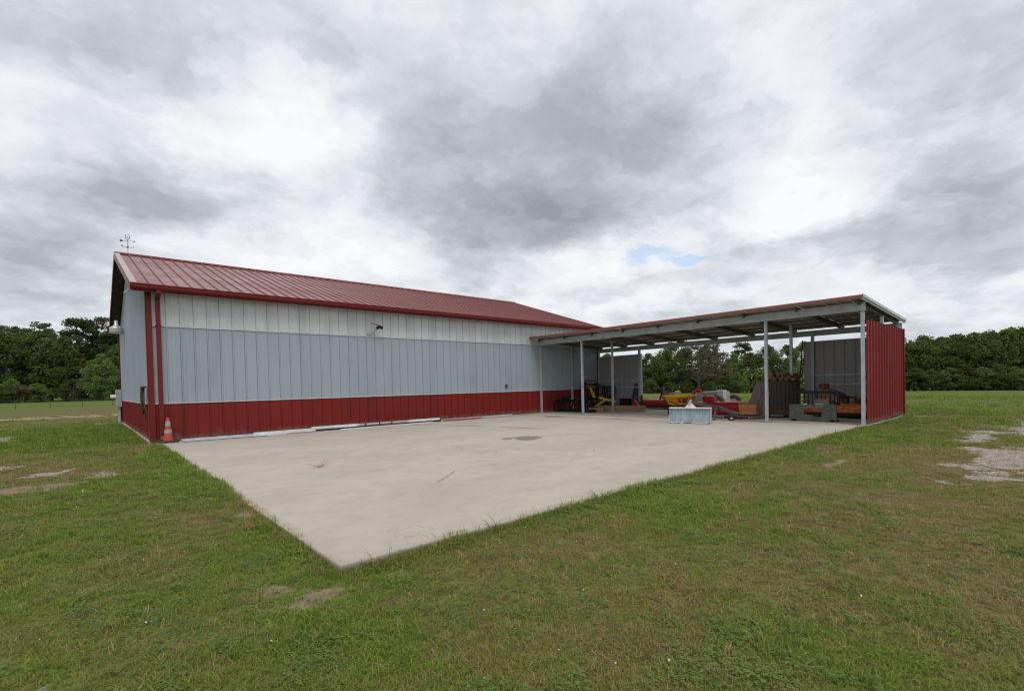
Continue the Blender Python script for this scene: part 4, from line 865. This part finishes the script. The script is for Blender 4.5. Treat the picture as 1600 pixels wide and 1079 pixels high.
GL, GC, GR = 'trees of the wood beyond the left field', 'trees of the wood behind the carport', 'trees of the wood beyond the right field'
LL, LC_, LR = 'dark leafy tree in the wood beyond the left field and wire fence', 'dark leafy tree in the wood seen through and behind the carport', 'dark leafy tree in the wood beyond the mown right field'
LP = 'dark pine rising out of the wood beyond the left field'
# left wood (base on the field about 150 m away)
k = 0
for az, dist, hh, kd in ((-12.5, 152, 15, 'full'), (-9.6, 150, 16, 'broad'), (-7.2, 152, 16.5, 'full'), (-4.6, 150, 15.5, 'full'), (-2.6, 152, 16.0, 'broad'), (-1.0, 148, 14.5, 'full'), (.9, 153, 13.0, 'broad'), (2.7, 150, 13.5, 'full'), (4.7, 150, 14, 'full'), (6.8, 151, 14.5, 'broad'),
                         (-11., 164, 18, 'broad'), (-6., 164, 18, 'full'), (-3.6, 165, 17.5, 'broad'), (-2.0, 166, 17.5, 'full'), (.0, 165, 14, 'full'), (2.0, 164, 13, 'full'), (4.2, 165, 15, 'broad'), (8.2, 160, 16, 'full')):
    place(kd, k % 4, az, dist, hh, LL, GL); k += 1
for az, dist, hh, lab in ((-8.6, 157, 19, LP), (-5.6, 156, 18.5, LP), (-4.0, 158, 17.8, LP), (-2.9, 154, 19.3, LP), (-.2, 152, 20.2, 'tall open-crowned pine nearest the middle of the left wood, sky showing through'), (1.1, 153, 20.4, 'tallest airy pine right of the middle of the left wood'), (1.95, 154, 19.6, 'tall pine beside the barn gable, right end of the left wood'), (2.9, 155, 18.2, LP)):
    place('pine', k % 3, az, dist, hh, lab, GL if lab == LP else None); k += 1
place('full', 1, 1.35, 138, 10.2, 'lighter green rounded tree in front of the left wood near the barn')
for az, dist, hh in ((-10, 142, 4.5), (-7.4, 143, 5), (-5.2, 141, 4), (-4.3, 142, 5), (-2.9, 141, 4.2), (-.6, 141, 5), (.4, 142, 4.6), (2.6, 141, 5), (3.9, 142, 4.5), (5.5, 142, 5)):
    place('full', k % 4, az, dist, hh, 'dark bush at the foot of the left wood', 'bushes at the foot of the left wood', 'bush', 'bush', 1.5); k += 1
# wood behind the carport
for az, dist, hh, kd in ((52.5, 140, 11.5, 'broad'), (55.0, 140, 10.5, 'full'), (56.3, 145, 10, 'full'), (57.9, 146, 10.5, 'full'), (57.0, 137, 11.0, 'broad'), (58.9, 140, 11.5, 'full'), (60.6, 143, 12, 'broad'), (62.5, 146, 12, 'full'), (64.2, 148, 11.5, 'broad'), (65.8, 150, 11.0, 'full'), (67.4, 152, 11.5, 'full'), (69.0, 153, 13.5, 'broad'), (70.7, 155, 13.5, 'full'), (72.3, 157, 14, 'broad'), (73.8, 158, 13.5, 'full'), (75.3, 160, 14, 'broad'), (76.8, 162, 14, 'full'), (78.1, 164, 13.5, 'broad')):
    place(kd, k % 4, az, dist, hh, LC_, GC); k += 1
place('dry', 0, 62.3, 133, 14.5, 'brownish half-bare tree with pale limbs in front of the wood behind the carport', sx=1.15)
place('dry', 1, 63.7, 141, 14.0, 'browning tree just right of the half-bare one behind the carport')
place('broad', 1, 59.3, 137, 13.8, 'tall airy tree left of the half-bare one behind the carport')
place('pine', 1, 66.6, 156, 15.2, 'narrow dark tree standing alone above the gap behind the carport')
for az, dist, hh in ((55, 132, 3.5), (57.1, 130, 3.8), (59.2, 132, 3.2), (61, 131, 3.6), (63.4, 133, 3.4), (65, 136, 4.5), (66.2, 138, 5), (68, 142, 3.6), (70, 146, 4), (72.5, 148, 4), (75, 150, 4)):
    place('full', k % 4, az, dist, hh, 'low bush along the edge of the wood behind the carport', 'bushes behind the carport', 'bush', 'bush', 1.6); k += 1
# right wood
for az, dist, hh, kd in ((79.2, 168, 11.5, 'broad'), (80.4, 170, 13, 'full'), (81.5, 170, 15, 'broad'), (82.6, 172, 14.6, 'full'), (83.7, 173, 15, 'broad'), (84.7, 175, 15.4, 'full'), (85.7, 176, 15.8, 'broad'), (86.7, 178, 16, 'full'), (87.7, 180, 16.2, 'broad'), (88.8, 182, 19, 'full'), (90., 184, 19, 'broad'), (91.5, 186, 19, 'full'), (93, 188, 19, 'broad'), (95, 190, 19, 'full'),
                         (80.8, 182, 13, 'full'), (83.1, 184, 14.5, 'broad'), (85.2, 186, 15.5, 'full'), (87.2, 190, 16.5, 'broad'), (89.4, 192, 20, 'full'), (92, 194, 20, 'broad')):
    place(kd, k % 4, az, dist, hh, LR, GR, sx=1.12); k += 1
place('full', 2, 86.9, 205, 18.5, 'dark tree top showing highest above the right wood')
for az, dist, hh in ((79.6, 160, 5.5), (80.9, 161, 6), (82.0, 162, 5.5), (83.2, 163, 6), (84.3, 164, 6.5), (85.3, 166, 6), (86.2, 167, 6.5), (87.2, 168, 6), (88.2, 170, 6.5), (89.5, 171, 6), (91, 173, 6), (93, 176, 6)):
    place('full', k % 4, az, dist, hh, 'spreading shrub along the foot of the right wood', 'shrubs at the foot of the right wood', 'bush', 'bush', 1.5); k += 1
cl = [(random.gauss(0, .7), random.uniform(-.5, .5), random.gauss(.5, .35), .5) for _ in range(14)]
o = thing('rust_coloured_bush', 'small rust-brown bush at the foot of the left wood', 'bush', (-1.31 + 138 * math.sin(R(-3.7)), -15.49 + 138 * math.cos(R(-3.7)), hz(-10, 120) + 1.6)); link('foliage', quads('foliage', leaves(cl, 40, 1, .2, .5), M['rustleaf']), o)
MB().tube([(0, 0, -1.8), (0, 0, .8)], .08, 6).build('stem', M['bark'], o)
# deep wood behind the front trees, one mass
cl = []
for _ in range(1200):
    az = random.choice([random.uniform(-14, 10), random.uniform(50, 79), random.uniform(78, 98), random.uniform(78, 98)])
    dist = random.uniform(172, 200) if az < 40 else (random.uniform(160, 185) if az < 78 else random.uniform(195, 220)); x, y = -1.31 + dist * math.sin(R(az)), -15.49 + dist * math.cos(R(az))
    if 50 < az < 79 and random.random() < .6: dist = random.uniform(145, 160)
    x, y = -1.31 + dist * math.sin(R(az)), -15.49 + dist * math.cos(R(az))
    hh = 13 if az < 40 else (7 if az < 78 else 15); cl.append((x, y, hz(x, y) + random.uniform(0, hh), 2.2))
o = link('woods', quads('woods', leaves(cl, 36, 1.0, .6, .9), M['leaf'])); tag(o, 'dark depth of the woods behind the front trees', 'woods', kind='stuff')

# ------------------------------------------------------------------ grass
t = MT('grass_blade', .6, 0, .25)
tint = t.attr('tint', 'INSTANCER'); rnd = t.attr('rnd', 'INSTANCER'); gn = t.noise(9, 3, .6)
tt = t.math('ADD', tint, t.math('MULTIPLY', t.math('SUBTRACT', gn, .5), .55))
green = t.mix(rnd, (.108, .192, .022), (.275, .325, .05)); dry = t.mix(rnd, (.46, .35, .16), (.20, .145, .065))
col = t.mix(t.rng(tt, .12, .72), dry, green); t.color(col)
tr_ = t.n('ShaderNodeBsdfTranslucent'); t.put(tr_.inputs[0], col); ms = t.n('ShaderNodeMixShader'); ms.inputs[0].default_value = .3
t.t.links.new(t.b.outputs[0], ms.inputs[1]); t.t.links.new(tr_.outputs[0], ms.inputs[2]); t.t.links.new(ms.outputs[0], t.t.nodes['Material Output'].inputs[0])
M['grass'] = t.m
M['clover'] = pm('clover_leaf', (.075, .135, .022), (.12, .18, .034), 9, .95)
M['fleck'] = pm('white_fleck', (.62, .60, .54), (.5, .48, .42), 9, .8)
tufts = bpy.data.collections.new('grass_tufts')
def tuft(seed, n, hmin, hmax, spread, wid, lean):
    r = random.Random(seed); vs = []; fs = []
    for _ in range(n):
        q = r.uniform(0, 6.28); d = spread * math.sqrt(r.random()); b = Vector((math.cos(q) * d, math.sin(q) * d, -.01)); h = r.uniform(hmin, hmax)
        q2 = r.uniform(0, 6.28); ld = Vector((math.cos(q2), math.sin(q2), 0)) * h * r.uniform(.15, lean); sd_ = Vector((-math.sin(q2 + r.uniform(-.7, .7)), math.cos(q2), 0)).normalized() * wid * r.uniform(.7, 1.2) / 2
        m_ = b + ld * .35 + Vector((0, 0, h * .62)); tp = b + ld + Vector((0, 0, h * r.uniform(.7, 1.0))); k = len(vs)
        vs += [b - sd_, b + sd_, m_ + sd_ * .8, m_ - sd_ * .8, tp]; fs += [(k, k + 1, k + 2, k + 3), (k + 3, k + 2, k + 4)]
    me = bpy.data.meshes.new('tuft'); me.from_pydata([tuple(v) for v in vs], [], fs); me.materials.append(M['grass']); me.update()
    o = bpy.data.objects.new('tuft', me); tufts.objects.link(o)
for k in range(5): tuft(k, 26, .018, .052, .075, .0042, 1.5)
tuft(11, 22, .04, .10, .06, .005, 1.1); tuft(12, 16, .05, .13, .05, .006, 1.0)
def clover(seed, n, spread):
    r = random.Random(seed); vs = []; fs = []
    for _ in range(n):
        q = r.uniform(0, 6.28); d = spread * math.sqrt(r.random()); c = Vector((math.cos(q) * d, math.sin(q) * d, r.uniform(.012, .04))); q0 = r.uniform(0, 6.28)
        for j in range(3):
            qq = q0 + j * 2.09; s_ = r.uniform(.008, .014); a_ = Vector((math.cos(qq), math.sin(qq), r.uniform(-.3, .3))) * s_; b_ = Vector((-math.sin(qq), math.cos(qq), r.uniform(-.2, .2))) * s_ * .5; k = len(vs)
            vs += [c, c + a_ * .6 + b_, c + a_ * 1.1, c + a_ * .6 - b_]; fs.append((k, k + 1, k + 2, k + 3))
    me = bpy.data.meshes.new('tuft_leafy'); me.from_pydata([tuple(v) for v in vs], [], fs); me.materials.append(M['clover']); me.update(); tufts.objects.link(bpy.data.objects.new('tuft_leafy', me))
clover(21, 20, .085)
def scatter():
    X = []; 
    camx, camy = -1.31, -15.49
    for r0, r1, dens, sc in ((.4, 3.0, 620, .8), (3.0, 5.5, 430, .9), (5.5, 9, 230, 1.05), (9, 15, 100, 1.45), (15, 26, 34, 1.8), (26, 42, 9, 2.1)):
        n = int(math.pi * (r1 * r1 - r0 * r0) * dens * (130 / 360.)); th = RNG.uniform(R(41.3 - 65), R(41.3 + 65), n); rr = np.sqrt(RNG.uniform(r0 * r0, r1 * r1, n))
        x = camx + rr * np.sin(th); y = camy + rr * np.cos(th); X.append(np.stack([x, y, np.full(n, sc)], 1))
    n = 5200; th = RNG.uniform(0, 6.28, n); rr = np.sqrt(RNG.uniform(0, 9, n)); X.append(np.stack([camx + rr * np.sin(th), camy + rr * np.cos(th), np.full(n, .9)], 1))
    # ragged fringe along both slab edges
    n = 2600; u = RNG.uniform(0, 14.2, n) ** 1.0; X.append(np.stack([.05 + u, -12.03 - RNG.exponential(.05, n) + .015, np.full(n, 1.0)], 1))
    n = 1500; u = RNG.uniform(0, 12, n); X.append(np.stack([.05 - RNG.exponential(.05, n) + .012, -12.0 + u, np.full(n, 1.0)], 1))
    return np.concatenate(X)
pts = scatter(); x, y, sc = pts.T
lu, ba, so = masks(x, y); fr = fb(x, y, .22, 77, 3)
ins = (x > SLAB[0] + .015) & (x < SLAB[1]) & (y > SLAB[2] + .02) & (y < .1); ins |= (x > -.1) & (x < 18.2) & (y > -.1) & (y < 12.4); ins |= (x > 13.9) & (x < 18.4) & (y > -12.12) & (y < 0)
keep = ~ins & (RNG.uniform(0, 1, len(x)) > np.clip(ba * 1.1 + so * .8, 0, .90)) & (RNG.uniform(0, 1, len(x)) < .70 + fr * .7)
x, y, sc, lu, fr = x[keep], y[keep], sc[keep], lu[keep], fr[keep]; n = len(x); z = height(x, y)
z = np.where(z < -.15, -.06, z)
pm2 = bpy.data.meshes.new('grass'); pm2.vertices.add(n); pm2.vertices.foreach_set('co', np.stack([x, y, z], 1).astype(np.float32).ravel())
clump = fb(x, y, .55, 91, 3)
vi = RNG.integers(0, 5, n); tall = RNG.uniform(0, 1, n); vi = np.where((tall > .93) & (lu > .45), 5, vi); vi = np.where((tall > .985) & (clump > .5), 6, vi)
weedy = fb(x, y, .8, 140, 3); vi = np.where((weedy > .47) & (RNG.uniform(0, 1, n) < .085), 7, vi)
near_edge = ((np.abs(y + 12.03) < .12) & (x > 0)) | ((np.abs(x - .03) < .1) & (y > -12.1) & (y < 0))
vi = np.where(near_edge & (tall > .72), 5, vi); vi = np.where(near_edge & (tall > .95), 6, vi)
scl = sc * (.65 + .55 * lu + .45 * (clump - .5)) * RNG.uniform(.75, 1.25, n)
rot = np.stack([RNG.normal(0, .12, n), RNG.normal(0, .12, n), RNG.uniform(0, 6.28, n)], 1)
for nm, ty, arr in (('tint', 'FLOAT', np.clip(lu + .05 + RNG.normal(0, .26, n) + (fr - .5) * .5, 0, 1)), ('rnd', 'FLOAT', RNG.uniform(0, 1, n)), ('vi', 'INT', vi), ('scl', 'FLOAT', scl), ('rot', 'FLOAT_VECTOR', rot)):
    at = pm2.attributes.new(nm, ty, 'POINT')
    if ty == 'FLOAT_VECTOR': at.data.foreach_set('vector', arr.astype(np.float32).ravel())
    else: at.data.foreach_set('value', arr.astype(np.int32 if ty == 'INT' else np.float32))
pm2.update(); grass = link('grass', pm2); tag(grass, 'short mown grass of green and dried blades on the lawn', 'grass', kind='stuff')
ng = bpy.data.node_groups.new('grass_scatter', 'GeometryNodeTree'); ng.interface.new_socket('Geometry', in_out='INPUT', socket_type='NodeSocketGeometry'); ng.interface.new_socket('Geometry', in_out='OUTPUT', socket_type='NodeSocketGeometry')
gi = ng.nodes.new('NodeGroupInput'); go = ng.nodes.new('NodeGroupOutput'); ip = ng.nodes.new('GeometryNodeInstanceOnPoints'); ci = ng.nodes.new('GeometryNodeCollectionInfo')
ci.inputs['Collection'].default_value = tufts; ci.inputs['Separate Children'].default_value = True; ci.inputs['Reset Children'].default_value = True
ng.links.new(gi.outputs[0], ip.inputs['Points']); ng.links.new(ci.outputs[0], ip.inputs['Instance']); ip.inputs['Pick Instance'].default_value = True; ng.links.new(ip.outputs[0], go.inputs[0])
for nm, ty, so_ in (('vi', 'INT', 'Instance Index'), ('rot', 'FLOAT_VECTOR', 'Rotation'), ('scl', 'FLOAT', 'Scale')):
    na = ng.nodes.new('GeometryNodeInputNamedAttribute'); na.data_type = ty; na.inputs['Name'].default_value = nm; ng.links.new(na.outputs['Attribute'], ip.inputs[so_])
md = grass.modifiers.new('scatter', 'NODES'); md.node_group = ng

# gravel stones in the worn patches, white flecks and weeds on the slab
gv = MB(); cnt = 0
for bx, by, rx, ry in BARE[:9]:
    n = int(min(1400, 260 * rx * ry * 3.14 + 60)); X_ = np.random.default_rng(int(abs(bx * 100))).uniform(-1.2, 1.2, (n, 2)) * np.array([rx, ry]) + np.array([bx, by]); m_ = masks(X_[:, 0], X_[:, 1])[1]; zz = height(X_[:, 0], X_[:, 1])
    for (px_, py_), b_, z0 in zip(X_, m_, zz):
        if b_ < random.uniform(.25, .8): continue
        s = random.uniform(.008, .026); q = random.uniform(0, 6.28); vs = []
        for k in range(5): vs.append((px_ + s * random.uniform(.7, 1.2) * math.cos(q + k * 1.256), py_ + s * random.uniform(.7, 1.2) * math.sin(q + k * 1.256), z0 - .003 + random.uniform(0, .004)))
        vs.append((px_, py_, z0 + s * random.uniform(.4, .8))); gv.add(vs, [(k, (k + 1) % 5, 5) for k in range(5)])
M['stone'] = pm('pale_gravel', (.44, .41, .38), (.24, .215, .195), 60, .9)
tag(gv.build('gravel', M['stone']), 'pale loose gravel showing in the worn lawn patches', 'gravel', kind='stuff')
fl = MB()
for _ in range(90):
    r_ = random.uniform(2, 11); q = R(random.uniform(-5, 88)); px_, py_ = -1.31 + r_ * math.sin(q), -15.49 + r_ * math.cos(q)
    if px_ > -.1 and py_ > -12.2: continue
    s = random.uniform(.003, .0075); z0 = hz(px_, py_) + .035; q = random.uniform(0, 6.28)
    fl.add([(px_ + s * math.cos(q + k * 1.26), py_ + s * math.sin(q + k * 1.26), z0 + random.uniform(-.006, .006)) for k in range(5)] + [(px_, py_, z0 + s * .6)], [(k, (k + 1) % 5, 5) for k in range(5)])
tag(fl.build('clover_flowers', M['fleck']), 'tiny white flowers and flecks scattered over the lawn', 'flowers', kind='stuff')
M['dryweed'] = pm('dry_weed', (.42, .32, .21), (.30, .22, .13), 20, .9)
def weed(loc, n, h, label, mat='dryweed', name='dry_weed', sp=1.):
    o = thing(name, label, 'weed', loc); w_ = MB()
    for _ in range(n):
        q = random.uniform(0, 6.28); l_ = h * random.uniform(.5, 1.1)
        p = Vector((random.uniform(-.03, .03), random.uniform(-.03, .03), 0)); e_ = p + Vector((math.cos(q) * l_ * sp, math.sin(q) * l_ * sp, l_ * random.uniform(.3, .9)))
        w_.tube([p, p.lerp(e_, .5) + Vector((0, 0, l_ * .12)), e_], [.003, .0025, .001], 4, False)
    w_.build('stem', M[mat], o)
weed((1.55, -7.42, .0), 16, .16, 'tuft of dried weed lying on the open concrete apron', sp=1.5)
o = thing('dry_straw', 'single dry straw lying on the concrete near its front corner', 'straw', (2.2, -9.95, .003)); MB().tube([(0, 0, 0), (.30, .22, .012), (.62, .50, .004)], .004, 4).build('stem', M['dryweed'], o)
M['greenweed'] = pm('green_weed', (.07, .15, .035), (.10, .18, .05), 20, .7)
weed((1.45, -12.06, -.03), 9, .17, 'green grass clump leaning over the slab edge nearest its front corner', 'greenweed', 'grass_clump', .7)
weed((2.95, -12.05, -.03), 8, .15, 'second green grass clump on the slab edge further from its corner', 'greenweed', 'grass_clump', .7)
